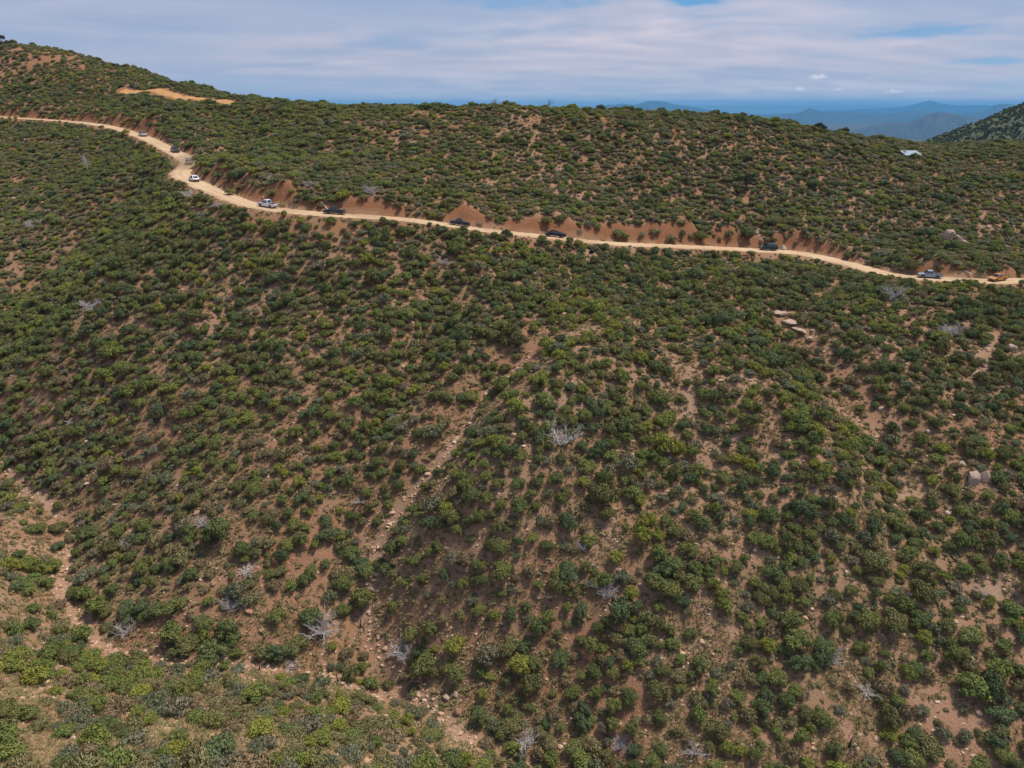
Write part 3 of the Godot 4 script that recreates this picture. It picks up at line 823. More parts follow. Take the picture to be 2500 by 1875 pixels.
func build_ground_cover() -> void:
	var grass_n := noise(301, 0.05, 3)
	var g: Array = []
	var low: Array = []
	var stones: Array = [[], [], []]
	var spiky: Array = []
	var clear := noise(302, 0.09, 2)
	for i in 420000:
		var f := 36.0 + pow(rng.randf(), 1.3) * 300.0
		var x := rng.randf_range(-1.0, 1.0) * (f * 0.84 + 14.0)
		if x < X0 + 3.0 or x > X0 + (NX - 1) * STEP - 3.0: continue
		var c := cell_of(x, -f)
		var rd := road_near[c]
		if rd < ROAD_HALF + 0.5: continue
		var y := gy(x, -f)
		var w := wash_near[c]
		var nrm := slope_at(x, -f)
		var bankish := rd < 11.0 and nrm.y < 0.82
		var turn := Basis(Vector3.UP, rng.randf() * TAU)
		var gn := grass_n.get_noise_2d(x, f)
		var choose := rng.randf()
		if choose < 0.40:
			if bankish or w > 0.4 or gn + rng.randf_range(-0.35, 0.35) < -0.12: continue
			var s := rng.randf_range(0.8, 1.9)
			var t := rng.randf()
			g.append([Transform3D(turn.scaled(Vector3(s, s * rng.randf_range(0.6, 1.1), s)), Vector3(x, y - 0.03, -f)), Color(0.46, 0.33, 0.19).lerp(Color(0.31, 0.265, 0.13), t)])
		elif choose < 0.51:
			if bankish or w > 0.5 or rng.randf() > (0.3 if f < 80.0 else 0.75): continue
			var s := rng.randf_range(0.25, 0.6)
			var t := rng.randf()
			low.append([Transform3D(turn.scaled(Vector3(s, s * 0.8, s)), Vector3(x, y - 0.05, -f)), Color(0.19, 0.19, 0.08).lerp(Color(0.34, 0.25, 0.14), t)])
		elif choose < 0.525:
			if bankish or f > 200.0: continue
			var s := rng.randf_range(0.6, 1.25)
			spiky.append([Transform3D(turn.scaled(Vector3(s, s, s)), Vector3(x, y - 0.05, -f)), Color(0.20, 0.20, 0.095).lerp(Color(0.27, 0.21, 0.10), rng.randf())])
		else:
			var cn := clear.get_noise_2d(x, f)
			if rng.randf() > 0.26 + w * 0.35 + maxf(cn, 0.0) * 0.8: continue
			var s := exp(rng.randfn() * 0.55 - 2.25) * (1.0 + w * 1.1)
			s = clampf(s, 0.05, 0.6)
			var b := Basis(Vector3(rng.randfn(), rng.randfn(), rng.randfn()).normalized(), rng.randf() * TAU).scaled(Vector3(s * rng.randf_range(0.8, 1.5), s * rng.randf_range(0.5, 0.9), s))
			var t := rng.randf()
			stones[rng.randi() % 3].append([Transform3D(b, Vector3(x, y + s * 0.1, -f)), Color(0.40, 0.25, 0.165).lerp(Color(0.52, 0.40, 0.30), t * t)])
	var gm := leaf_mat(Color.WHITE)
	mass_of("dry_grass", "dry tan grass between the shrubs", "grass", blade_tuft(311, 34, 0.42, 0.024, 0.25), gm, g)
	mass_of("low_undergrowth", "low leafy undergrowth between the shrubs", "undergrowth", leaf_blob(312, 7, 260, 0.17, 1.0, 0.8, 0.6, 0.2), gm, low)
	mass_of("spiky_tussock_grass", "spiky yellow green tussocks between the shrubs", "grass", blade_tuft(313, 60, 0.85, 0.022, 0.3), gm, spiky)
	var sm := plain(Color.WHITE, 0.95)
	sm.vertex_color_use_as_albedo = true
	for k in 3: mass_of("loose_stone_rubble", "loose pinkish stones strewn over the slope", "stones", stone_mesh(320 + k, 0, 0.3), sm, stones[k])
	print("grass ", g.size(), " low ", low.size(), " spiky ", spiky.size(), " stones ", stones[0].size() * 3)

# ------------------------------------------------------------------ dead wood, rocks, trees
func limb_mesh(r: RandomNumberGenerator, dir: Vector3, len_: float, thick: float, forks: int, curl: float) -> ArrayMesh:
	var v := PackedVector3Array(); var idx := PackedInt32Array()
	var todo: Array = [[Vector3(0, -0.1, 0), dir, len_, thick, forks]]
	while not todo.is_empty():
		var b: Array = todo.pop_back()
		var p: Vector3 = b[0]
		var d: Vector3 = b[1]
		var segs := 4
		var ring0 := -1
		for k in segs + 1:
			var rad: float = lerpf(b[3], b[3] * 0.45, float(k) / segs)
			var s := d.cross(Vector3(0.31, 0.9, 0.23)).normalized()
			var t := d.cross(s).normalized()
			var o := v.size()
			for q in 4: v.append(p + (s * cos(q * PI / 2) + t * sin(q * PI / 2)) * rad)
			if ring0 >= 0:
				for q in 4:
					var q2 := (q + 1) % 4
					idx.append_array(PackedInt32Array([ring0 + q, o + q, o + q2, ring0 + q, o + q2, ring0 + q2]))
			ring0 = o
			if b[4] > 0 and k > 0:
				for z in (2 if k == segs else 1):
					var nd := (d + Vector3(r.randfn(), r.randfn() * 0.8 + 0.1, r.randfn()) * 0.55).normalized()
					todo.append([p, nd, b[2] * r.randf_range(0.4, 0.68), rad * 0.75, b[4] - 1])
			p += d * b[2] / segs
			d = (d + Vector3(r.randfn(), r.randfn(), r.randfn()) * curl).normalized()
	var st := SurfaceTool.new()
	st.create_from(mesh_of(v, idx), 0)
	st.generate_normals()
	return st.commit()

func dead_wood(seed_: int, limbs: int, spread: float, forks: int, thick: float) -> Array:      # limb meshes of a bush of unit height
	var r := RandomNumberGenerator.new()
	r.seed = seed_
	var out: Array = []
	for k in limbs:
		var a := TAU * (k + r.randf() * 0.6) / limbs
		var el := r.randf_range(0.35, 1.0)
		var d := Vector3(cos(a) * spread * el, r.randf_range(0.65, 1.0), sin(a) * spread * el).normalized()
		out.append(limb_mesh(r, d, r.randf_range(0.55, 0.85), thick, forks, 0.16))
	return out

const DEAD_LABELS = [
	"wide flat silver dead bush on the left", "largest silver grey dead bush at mid slope", "bare grey dead bush low on the central slope", "tall white branched dead bush above the valley floor", "pale grey dead bush beside the gully mouth",
	"white twiggy dead bush at lower left", "sprawling thin dead bush at lower left", "small tangled dead bush above the reddish ledge", "grey dead bush beside the reddish rock ledge", "grey dead bush where the creek ends",
	"small pale dead bush by the upper gully", "low dead bush beside the burnt stump at left", "small white dead bush between two burnt stumps", "thin dead bush at bottom centre", "faint dead bush at the bottom edge",
	"pale dead bush rightmost along the bottom edge", "fan shaped dead bush low on the right", "big blue grey dead bush below the silver pickup", "round grey dead bush on the upper right slope", "lilac grey dead bush on the far left slope",
	"blue grey dead bush below the middle of the road", "thin dead bush left of the central gully", "grey dead bush just below the road bend", "small dead bush below the wedge truck", "small dead bush above the pale scree",
	"low dead bush near the lower right stump", "fallen pale dead bush at the left edge", "flat dead branches on the lower left slope", "small dead twigs right of the centre slope", "small dead bush near the right edge",
	"grey dead bush downhill of the white pickup", "grey dead bush uphill of the white pickup", "grey dead bush above the leaning log", "wide dead bush right of the charcoal pickup"]

func build_dead() -> void:
	var mats := [plain(lin(0.42, 0.39, 0.39), 0.9), plain(lin(0.50, 0.47, 0.45), 0.9), plain(lin(0.34, 0.32, 0.33), 0.9)]
	var variants: Array = []
	for k in 5: variants.append(dead_wood(401 + k * 7, 11 + k, 1.15, 2, 0.034))
	for i in DEAD.size():
		var q: Array = DEAD[i]
		var o := thing("dead_bush", DEAD_LABELS[i], "dead bush", "leafless grey bushes")
		o.position = at(q)
		o.rotation.y = rng.randf() * TAU
		var s: float = q[2] * 0.92
		o.scale = Vector3(s, s * q[3], s)
		for m in variants[i % 5]: part("limb", m, mats[i % 3], o)
		var sc := seen_at(o.position + Vector3(0, 0.8, 0))
		landmarks.append([sc.x, sc.y, "the " + DEAD_LABELS[i]])
	# standing dead trees
	var sn := ["white leafless snag on the left slope", "white dead tree leaning at the road bend"]
	for i in 2:
		var o := thing("dead_tree", sn[i], "dead tree")
		o.position = at(SNAG[i])
		var r := RandomNumberGenerator.new()
		r.seed = 470 + i
		o.rotation = Vector3(0, 0.4, -0.75 if i == 1 else 0.1)
		part("trunk", limb_mesh(r, Vector3(0.05, 1, 0.02), 5.5, 0.16, 0, 0.06), mats[1], o)
		for k in 9:
			var lm := part("limb", limb_mesh(r, Vector3(r.randfn(), 0.7, r.randfn()).normalized(), 2.4 - k * 0.12, 0.06, 2, 0.2), mats[1], o)
			lm.position = Vector3(0.05, 1.2 + k * 0.45, 0.02)
		var sc := seen_at(o.position + Vector3(0, 2, 0))
		landmarks.append([sc.x, sc.y, "the " + sn[i]])
	# burnt stumps
	var black := plain(lin(0.016, 0.014, 0.013), 0.85)
	var sl := ["straight black burnt stump on the valley floor", "short black burnt stump left on the valley floor", "forked black burnt stump beside the gully", "black stump with charred branches at lower right"]
	for i in STUMP.size():
		var o := thing("burnt_stump", sl[i], "stump", "charred stumps")
		o.position = at(STUMP[i])
		var r := RandomNumberGenerator.new()
		r.seed = 480 + i
		var hgt: float = STUMP[i][2]
		part("trunk", limb_mesh(r, Vector3(0.08, 1, 0), hgt, 0.15, 0, 0.05), black, o)
		for k in (4 if i >= 2 else 1):
			var b := part("charred_branch", limb_mesh(r, Vector3(r.randfn(), 0.25 if i >= 2 else 0.8, r.randfn()).normalized(), hgt * 0.9, 0.07, 1, 0.12), black, o)
			b.position = Vector3(0.1 * k, 0.15, 0.0)
		var sc := seen_at(o.position + Vector3(0, 1, 0))
		landmarks.append([sc.x, sc.y, "the " + sl[i]])

const BOULDER_LABELS = [
	"largest pale boulder above the silver pickup", "pointed boulder leaning on the largest pale boulder", "low slab at the foot of the largest pale boulder", "pale boulder right of the big boulder group", "small pale stone left of the pale right hand boulder", "pale boulder near the right edge above the road", "second pale boulder near the right edge above the road", "small boulder between the rock groups near the right edge", "grey boulder left of the largest pale boulder",
	"white upright boulder behind the teal vehicle", "pale boulder pile above the teal vehicle", "flat pale rock above the boulder pile by the road", "small pale rock above the roadside boulder pile",
	"upper end of the layered pale rock outcrop", "middle slab of the layered pale rock outcrop", "lower slab of the layered pale rock outcrop", "round stone at the foot of the layered outcrop", "small stone under the middle of the outcrop", "last stone at the right end of the outcrop",
	"left one of two upright right boulders", "right one of two upright right boulders", "single white stone in the right hand hollow", "white stone on the slope below the teal vehicle", "large grey boulder at the right edge below the road", "round pale stone in the bare hollow on the right", 
	"flat pale ledge at the far left slope", "second flat ledge at the far left slope", "rounded brown boulder beside the far left ledges", "pale rock slab high on the far left slope", "right hand pale rock slab high on the far left slope", "small pale rock between the far left slabs",
	"pale block beside the lower creek bed", "second pale block beside the lower creek bed", "reddish boulder at the lower creek bend", "reddish boulder beside the pale dead bush at the gully", "reddish boulder on the lower left slope", "flat reddish rock on the lower left slope", "reddish ledge above the valley floor", "lower reddish ledge above the valley floor", "small round boulder above the reddish ledges", "reddish block left of the reddish ledges",
	"pale rock above the two upright boulders", "left of two small white stones on the central slope", "right of two small white stones on the central slope", "narrow grey stone standing on the right of the central slope", "small flat white stone on the central spur", "flat stone in the gully bed", "second flat stone in the gully bed", "brown boulder beside the left creek bed", "stone at the end of the left creek bed"]

func build_boulders() -> void:
	var meshes: Array = []
	for k in 6: meshes.append(stone_mesh(501 + k, 2, 0.35))
	var mats := []
	for c in [lin(0.56, 0.44, 0.35), lin(0.46, 0.36, 0.29), lin(0.42, 0.25, 0.17), lin(0.58, 0.52, 0.47)]:
		var m := plain(c, 0.95)
		m.uv1_triplanar = true
		m.uv1_scale = Vector3(0.6, 0.6, 0.6)
		m.albedo_texture = noise_tex(520 + mats.size(), 0.03, Color(0.66, 0.62, 0.59), Color(1, 1, 1), 256)
		mats.append(m)
	for i in BOULDER.size():
		var q: Array = BOULDER[i]
		var w: String = BOULDER_LABELS[i]
		var mat: Material = mats[2] if "reddish" in w or "brown" in w else mats[3] if "white" in w else mats[1] if "grey" in w else mats[0]
		var o := part(numbered("boulder"), meshes[i % 6], mat, self)
		var r: float = q[2] * 0.62
		o.position = at(q) + Vector3(0, r * q[3] * 0.35, 0)
		o.rotation = Vector3(rng.randf_range(-0.3, 0.3), rng.randf() * TAU, rng.randf_range(-0.3, 0.3))
		o.scale = Vector3(r, r * q[3], r * rng.randf_range(0.75, 1.0))
		tag(o, w, "boulder", "boulders on the slopes")
		if q[2] > 0.85:
			var sc := seen_at(o.position)
			landmarks.append([sc.x, sc.y, "the " + w])

func build_trees() -> void:
	var bark := plain(lin(0.10, 0.075, 0.055), 0.95)
	var lab := ["dark open crowned tree above the road", "round dark tree topping the left hill", "round dark tree on the right skyline", "ragged bushy tree on the right skyline", "thin bare tree on the middle skyline", "small bare tree on the skyline left of the middle", "low round tree beside the skyline tree at right"]
	var hs := [5.6, 7.0, 3.6, 3.4, 4.0, 3.4, 2.8]
	for i in TREES.size():
		var o := thing("bare_tree" if i in [4, 5] else "tree", lab[i], "tree")
		o.position = at(TREES[i])
		var r := RandomNumberGenerator.new()
		r.seed = 600 + i
		var h: float = hs[i]
		part("trunk", limb_mesh(r, Vector3(0.03, 1, 0.05), h * 0.7, h * 0.028, 0, 0.05), bark, o)
		for k in 6:
			var l := part("limb", limb_mesh(r, Vector3(r.randfn(), 0.8, r.randfn()).normalized(), h * 0.42, h * 0.013, 2, 0.16), bark, o)
			l.position = Vector3(0, h * (0.25 + 0.07 * k), 0)
		if not i in [4, 5]:
			var cr := part("crown", leaf_blob(610 + i, 15, 1500, 0.085, 1.0, 1.3, 0.6, 0.0), leaf_mat(lin(0.045, 0.072, 0.032) if i != 1 else lin(0.075, 0.06, 0.04)), o)
			cr.scale = Vector3.ONE * h * (0.36 if i == 0 else 0.46)
			cr.position.y = h * (0.42 if i == 0 else 0.22)
		var sc := seen_at(o.position + Vector3(0, h * 0.5, 0))
		landmarks.append([sc.x, sc.y, "the " + lab[i]])

# ------------------------------------------------------------------ vehicles
func prism(profile: PackedVector2Array, length: float, half: float, bevel: float) -> ArrayMesh:
	var st := SurfaceTool.new()
	st.begin(Mesh.PRIMITIVE_TRIANGLES)
	st.set_smooth_group(-1)
	var n := profile.size()
	var tri := Geometry2D.triangulate_polygon(profile)
	var mid := Vector2.ZERO
	for p in profile: mid += p
	mid /= n
	var put := func(p: Vector2, x: float, shrink: float):
		var q := p.lerp(mid, shrink)
		st.add_vertex(Vector3(x, q.y, q.x - length * 0.5))
	for s in [-1.0, 1.0]:
		for k in tri.size():
			var t: int = tri[k] if s > 0 else tri[tri.size() - 1 - k]
			put.call(profile[t], s * half, bevel * 0.35)
		for k in n:
			var a := profile[k]; var b := profile[(k + 1) % n]
			for w in ([[a, 0], [b, 0], [b, 1], [a, 0], [b, 1], [a, 1]]):
				put.call(w[0], s * (half - bevel * (1 - w[1])), bevel * 0.35 * w[1])
	for k in n:
		var a := profile[k]; var b := profile[(k + 1) % n]
		var h := half - bevel
		for w in [[a, -h], [b, -h], [b, h], [a, -h], [b, h], [a, h]]: put.call(w[0], w[1], 0.0)
	st.generate_normals()
	return st.commit()

func loft_corners(length: float, lo: Array, hi: Array) -> Array:     # lo, hi: [s front, s rear, y, half width]
	var out: Array = []
	for l in [lo, hi]:
		for q in [[l[0], -1], [l[0], 1], [l[1], 1], [l[1], -1]]:
			out.append(Vector3(q[1] * l[3], l[2], q[0] - length * 0.5))
	return out

func hull(c: Array) -> ArrayMesh:
	var st := SurfaceTool.new()
	st.begin(Mesh.PRIMITIVE_TRIANGLES)
	st.set_smooth_group(-1)
	for q in [[0, 1, 5, 4], [1, 2, 6, 5], [2, 3, 7, 6], [3, 0, 4, 7], [4, 5, 6, 7], [3, 2, 1, 0]]:
		for k in [0, 2, 1, 0, 3, 2]: st.add_vertex(c[q[k]])
	st.generate_normals()
	return st.commit()

func pane(c: Array, q: Array, u0: float, u1: float, v0: float, v1: float) -> ArrayMesh:      # a thin sheet on a loft's face
	var a: Vector3 = c[q[0]]; var b: Vector3 = c[q[1]]; var d: Vector3 = c[q[2]]; var e: Vector3 = c[q[3]]
	var on := func(u: float, v: float) -> Vector3: return a.lerp(b, u).lerp(e.lerp(d, u), v)
	var nn := (b - a).cross(e - a).normalized()
	var mid: Vector3 = on.call(0.5, 0.5)
	var body := Vector3.ZERO
	for p in c: body += p
	if nn.dot(mid - body / c.size()) < 0.0: nn = -nn
	var box: Array = []
	for o in [-0.02, 0.012]:
		for w in [[u0, v0], [u1, v0], [u1, v1], [u0, v1]]: box.append(on.call(w[0], w[1]) + nn * o)
	return hull(box)

func block(size: Vector3) -> ArrayMesh:
	var h := size * 0.5
	var b := minf(minf(h.x, h.y), h.z) * 0.35
	var prof := PackedVector2Array([Vector2(h.z * 2 - b, -h.y), Vector2(h.z * 2, -h.y + b), Vector2(h.z * 2, h.y - b), Vector2(h.z * 2 - b, h.y), Vector2(b, h.y), Vector2(0, h.y - b), Vector2(0, -h.y + b), Vector2(b, -h.y)])
	return prism(prof, size.z, h.x, minf(b, h.x * 0.4))

func with_arches(top: Array, length: float, low: float, axles: Array, rad: float) -> PackedVector2Array:
	var out := PackedVector2Array()
	for p in top: out.append(Vector2(p[0], p[1]))
	out.append(Vector2(length - 0.06, low))
	for ax in [axles[1], axles[0]]:
		for k in 9:
			var t := PI * k / 8.0
			out.append(Vector2(ax + cos(t) * rad, maxf(low, 0.42 + sin(t) * rad)) if k > 0 and k < 8 else Vector2(ax + cos(t) * rad, low))
	out.append(Vector2(0.06, low))
	return out

var tyre_mat: StandardMaterial3D
var glass_mat: StandardMaterial3D

func vehicle(called: String, label: String, category: String, style: String, paint: Color, opts := {}) -> Node3D:
	var L: float = opts.get("length", 5.4)
	var W: float = opts.get("width", 2.0) * 0.5
	var H: float = opts.get("height", 1.9)
	var o := thing(called, label, category, "vehicles driving up the dirt road")
	var pm := plain(paint, 0.38, 0.25)
	pm.clearcoat_enabled = true
	pm.clearcoat = 0.5
	pm.clearcoat_roughness = 0.2
	var dark := plain(lin(0.018, 0.018, 0.02), 0.6)
	var roof_m: Material = plain(opts.roof, 0.35, 0.1) if opts.has("roof") else pm
	var axles := [L * 0.175, L * 0.80]
	var belt := H * 0.60
	var R := 0.40
	var c: Array
	if style == "wedge":
		var apex := L * 0.45
		var prof := with_arches([[0.0, 0.5], [0.02, H * 0.50], [L * 0.30, H * 0.66], [L, H * 0.68], [L, 0.52]], L, 0.38, axles, 0.5)
		part("body", prism(prof, L, W, 0.06), pm, o)
		c = loft_corners(L, [L * 0.20, L * 0.985, H * 0.665, W - 0.05], [apex - 0.12, apex + 0.15, H, W - 0.36])
		part("cabin", hull(c), pm, o)
		part("windscreen", pane(c, [0, 1, 5, 4], 0.08, 0.92, 0.25, 0.97), glass_mat, o)
		part("bed_cover", pane(c, [2, 3, 7, 6], 0.1, 0.9, 0.05, 0.95), dark, o)
		for q in [[1, 2, 6, 5], [0, 3, 7, 4]]: part("side_window", pane(c, q, 0.14, 0.60, 0.08, 0.80), glass_mat, o)
		var lb := part("light_bar", block(Vector3(W * 1.7, 0.05, 0.05)), plain(lin(0.8, 0.8, 0.8), 0.3), o)
		lb.position = Vector3(0, H * 0.50, -L * 0.5 + 0.02)
		var tb := part("tail_light", block(Vector3(W * 1.7, 0.06, 0.05)), plain(lin(0.35, 0.01, 0.01), 0.3), o)
		tb.position = Vector3(0, H * 0.62, L * 0.5)
	else:
		var nose := H * 0.50
		var hood := H * 0.585
		var rear := belt + 0.02
		var top := [[0.0, 0.48], [0.0, nose - 0.12], [0.10, nose], [L * 0.24, hood], [L * 0.30, belt], [L - 0.05, rear], [L, rear - 0.08], [L, 0.5]]
		part("body", prism(with_arches(top, L, 0.36, axles, 0.50), L, W, 0.07), pm, o)
		if style == "pickup":
			c = loft_corners(L, [L * 0.255, L * 0.64, belt - 0.02, W - 0.05], [L * 0.375, L * 0.575, H, W - 0.25])
		elif style == "suv":
			c = loft_corners(L, [L * 0.255, L * 0.985, belt - 0.02, W - 0.05], [L * 0.365, L * 0.93, H, W - 0.22])
		else:
			c = loft_corners(L, [L * 0.25, L * 0.985, belt - 0.02, W - 0.05], [L * 0.40, L * 0.78, H, W - 0.26])
		part("cabin", hull(c), pm, o)
		var rc := loft_corners(L, [c[4].z + L * 0.5 + 0.02, c[6].z + L * 0.5 - 0.02, H + 0.004, absf(c[5].x) - 0.02], [c[4].z + L * 0.5 + 0.12, c[6].z + L * 0.5 - 0.12, H + 0.05, absf(c[5].x) - 0.12])
		part("roof", hull(rc), roof_m, o)
		part("windscreen", pane(c, [0, 1, 5, 4], 0.05, 0.95, 0.08, 0.95), glass_mat, o)
		part("rear_window", pane(c, [2, 3, 7, 6], 0.07, 0.93, 0.18, 0.92), glass_mat, o)
		for q in [[1, 2, 6, 5], [0, 3, 7, 4]]:
			part("side_window", pane(c, q, 0.10, 0.46, 0.12, 0.9), glass_mat, o)
			part("side_window", pane(c, q, 0.50, 0.90 if style != "suv" else 0.72, 0.12, 0.9), glass_mat, o)
			if style == "suv": part("side_window", pane(c, q, 0.76, 0.95, 0.12, 0.9), glass_mat, o)
		if style == "pickup":
			var bl := L * 0.345
			if opts.get("open_bed", false):
				var floor_ := part("truck_bed", block(Vector3(W * 1.72, 0.03, bl - 0.16)), dark, o)
				floor_.position = Vector3(0, rear + 0.022, L * 0.5 - bl * 0.5 - 0.02)
				for s in [-1.0, 1.0]:
					var rl := part("bed_rail", block(Vector3(0.12, 0.10, bl)), pm, o)
					rl.position = Vector3(s * (W - 0.14), rear + 0.05, L * 0.5 - bl * 0.5 - 0.02)
				var tg := part("tailgate", block(Vector3(W * 1.8, 0.42, 0.07)), pm, o)
				tg.position = Vector3(0, rear - 0.12, L * 0.5 + 0.01)
			else:
				var cv := part("bed_cover", block(Vector3(W * 1.78, 0.07, bl - 0.08)), dark, o)
				cv.position = Vector3(0, rear + 0.03, L * 0.5 - bl * 0.5 - 0.04)
		if opts.get("rack", false):
			for z in [0.50, 0.68, 0.84]:
				var bar := part("roof_bar", block(Vector3(W * 2.2, 0.06, 0.10)), dark, o)
				bar.position = Vector3(0, H + 0.12, L * (z - 0.5))
		var lamp := plain(lin(0.75, 0.75, 0.72), 0.2)
		var red := plain(lin(0.30, 0.012, 0.012), 0.3)
		for s in [-1.0, 1.0]:
			var hl := part("headlight", block(Vector3(0.22, 0.28, 0.08)), lamp, o)
			hl.position = Vector3(s * (W - 0.26), nose - 0.22, -L * 0.5 + 0.0)
			var tl := part("tail_light", block(Vector3(0.16, 0.26, 0.07)), red, o)
			tl.position = Vector3(s * (W - 0.14), rear - 0.24, L * 0.5 + 0.0)
			var mr := part("mirror", block(Vector3(0.20, 0.16, 0.12)), dark, o)
			mr.position = Vector3(s * (W + 0.08), belt + 0.12, L * (0.325 - 0.5))
		for e in [[-1.0, 0.50], [1.0, 0.50]]:
			var bp := part("bumper", block(Vector3(W * 1.92, 0.24, 0.14)), dark, o)
			bp.position = Vector3(0, e[1], e[0] * (L * 0.5 + 0.02))
	var ub := part("underbody", block(Vector3(W * 1.5, 0.34, L * 0.94)), dark, o)
	ub.position = Vector3(0, 0.54, 0)
	var tyre := CylinderMesh.new()
	tyre.top_radius = R; tyre.bottom_radius = R; tyre.height = 0.27; tyre.radial_segments = 20; tyre.rings = 1
	var rim := CylinderMesh.new()
	rim.top_radius = R * 0.62; rim.bottom_radius = R * 0.62; rim.height = 0.285; rim.radial_segments = 14; rim.rings = 1
	var rim_m := plain(lin(0.16, 0.16, 0.17), 0.4, 0.6)
	for s in [-1.0, 1.0]:
		for ax in axles:
			var w := Node3D.new()
			w.name = "wheel"
			o.add_child(w, true)
			w.position = Vector3(s * (W - 0.14), R, ax - L * 0.5)
			w.rotation.z = PI / 2
			part("tyre", tyre, tyre_mat, w)
			part("rim", rim, rim_m, w)
	return o

func on_road(o: Node3D, spot: Array, across: float) -> Vector3:
	var best := 0
	var bd := 1e9
	for k in road_pts.size():
		var d: float = Vector2(road_pts[k].x - spot[0], road_pts[k].z - spot[1]).length()
		if d < bd:
			bd = d
			best = k
	var p: Vector3 = road_pts[best]
	var a: Vector3 = road_pts[maxi(best - 3, 0)]; var b: Vector3 = road_pts[mini(best + 3, road_pts.size() - 1)]
	var fwd := Vector3(b.x - a.x, b.y - a.y, -(b.z - a.z)).normalized()
	var right := fwd.cross(Vector3.UP).normalized()
	var up := right.cross(fwd).normalized()
	var pos := Vector3(p.x, p.y + CAM_Y + 0.075, -p.z) + right * across
	o.transform = Transform3D(Basis(right, up, -fwd), pos)
	return fwd

func build_vehicles() -> void:
	tyre_mat = plain(lin(0.02, 0.019, 0.018), 0.9)
	glass_mat = plain(lin(0.012, 0.015, 0.02), 0.08)
	glass_mat.metallic_specular = 0.7
	var rows := [
		["sport_utility_vehicle", "white vehicle with dark roof, farthest up the road", "suv", "suv", lin(0.62, 0.63, 0.66), {"length": 5.1, "height": 1.92, "roof": lin(0.02, 0.02, 0.025)}],
		["pickup_truck", "slate blue pickup entering the bend, second farthest up the road", "pickup truck", "pickup", lin(0.06, 0.085, 0.115), {}],
		["sport_utility_vehicle", "dusty silver vehicle with roof bars in the dust at the bend", "suv", "suv", lin(0.42, 0.40, 0.39), {"length": 4.9, "height": 1.85, "rack": true}],
		["hatchback_car", "white sloping hatchback just below the road bend", "car", "hatch", lin(0.74, 0.76, 0.80), {"length": 4.75, "width": 1.92, "height": 1.66}],
		["pickup_truck", "white pickup with black bed cover below the cut bank", "pickup truck", "pickup", lin(0.74, 0.76, 0.80), {}],
		["pickup_truck", "charcoal pickup beside the leaning log", "pickup truck", "pickup", lin(0.035, 0.042, 0.055), {}],
		["pickup_truck", "dark navy pickup half hidden by roadside shrubs", "pickup truck", "pickup", lin(0.022, 0.032, 0.055), {"length": 5.2}],
		["wedge_truck", "black angular wedge shaped truck at mid road", "pickup truck", "wedge", lin(0.022, 0.027, 0.040), {"length": 5.7, "width": 2.05, "height": 1.82}],
		["sport_utility_vehicle", "dark teal boxy vehicle on the right half of the road", "suv", "suv", lin(0.016, 0.050, 0.060), {"length": 5.1, "height": 1.95}],
		["pickup_truck", "silver blue pickup near the right end of the road", "pickup truck", "pickup", lin(0.30, 0.36, 0.45), {"length": 5.5}],
		["pickup_truck", "orange pickup, rightmost on the road", "pickup truck", "pickup", lin(0.62, 0.27, 0.06), {"length": 5.1, "width": 1.95, "height": 1.8, "open_bed": true}]]
	var short := ["the white vehicle with dark roof", "the slate blue pickup", "the dusty silver vehicle", "the white hatchback", "the white pickup", "the charcoal pickup", "the dark navy pickup", "the black wedge truck", "the dark teal vehicle", "the silver blue pickup", "the orange pickup"]
	for i in rows.size():
		var q: Array = rows[i]
		var o := vehicle(q[0], q[1], q[2], q[3], q[4], q[5])
		on_road(o, VEHICLE_AT[i], [0.6, 0.2, 0.4, 0.5, 0.6, 0.8, 0.8, 0.5, 0.6, 0.6, 0.2][i])
		if i == 10: o.rotate_object_local(Vector3.UP, 0.35)
		var sc := seen_at(o.position + Vector3(0, 1, 0))
		landmarks.append([sc.x, sc.y, short[i]])
	# dust hanging behind the moving vehicles
	for i in [2, 4, 5, 6, 7, 9]:
		var fv := FogVolume.new()
		fv.shape = RenderingServer.FOG_VOLUME_SHAPE_ELLIPSOID
		fv.size = Vector3(11, 5, 15) if i == 2 else Vector3(4.5, 2.6, 13)
		var fm := FogMaterial.new()
		fm.density = 0.075 if i == 2 else 0.06
		fm.albedo = Color(0.86, 0.74, 0.60)
		fv.material = fm
		fv.name = numbered("dust")
		add_child(fv)
		var fwd := on_road(fv, VEHICLE_AT[i], 0.4)
		fv.position += -fwd * (3.0 if i == 2 else 8.0) + Vector3(0, 1.0, 0)
		tag(fv, "thin tan dust hanging over the road behind " + short[i], "dust", "", "stuff")

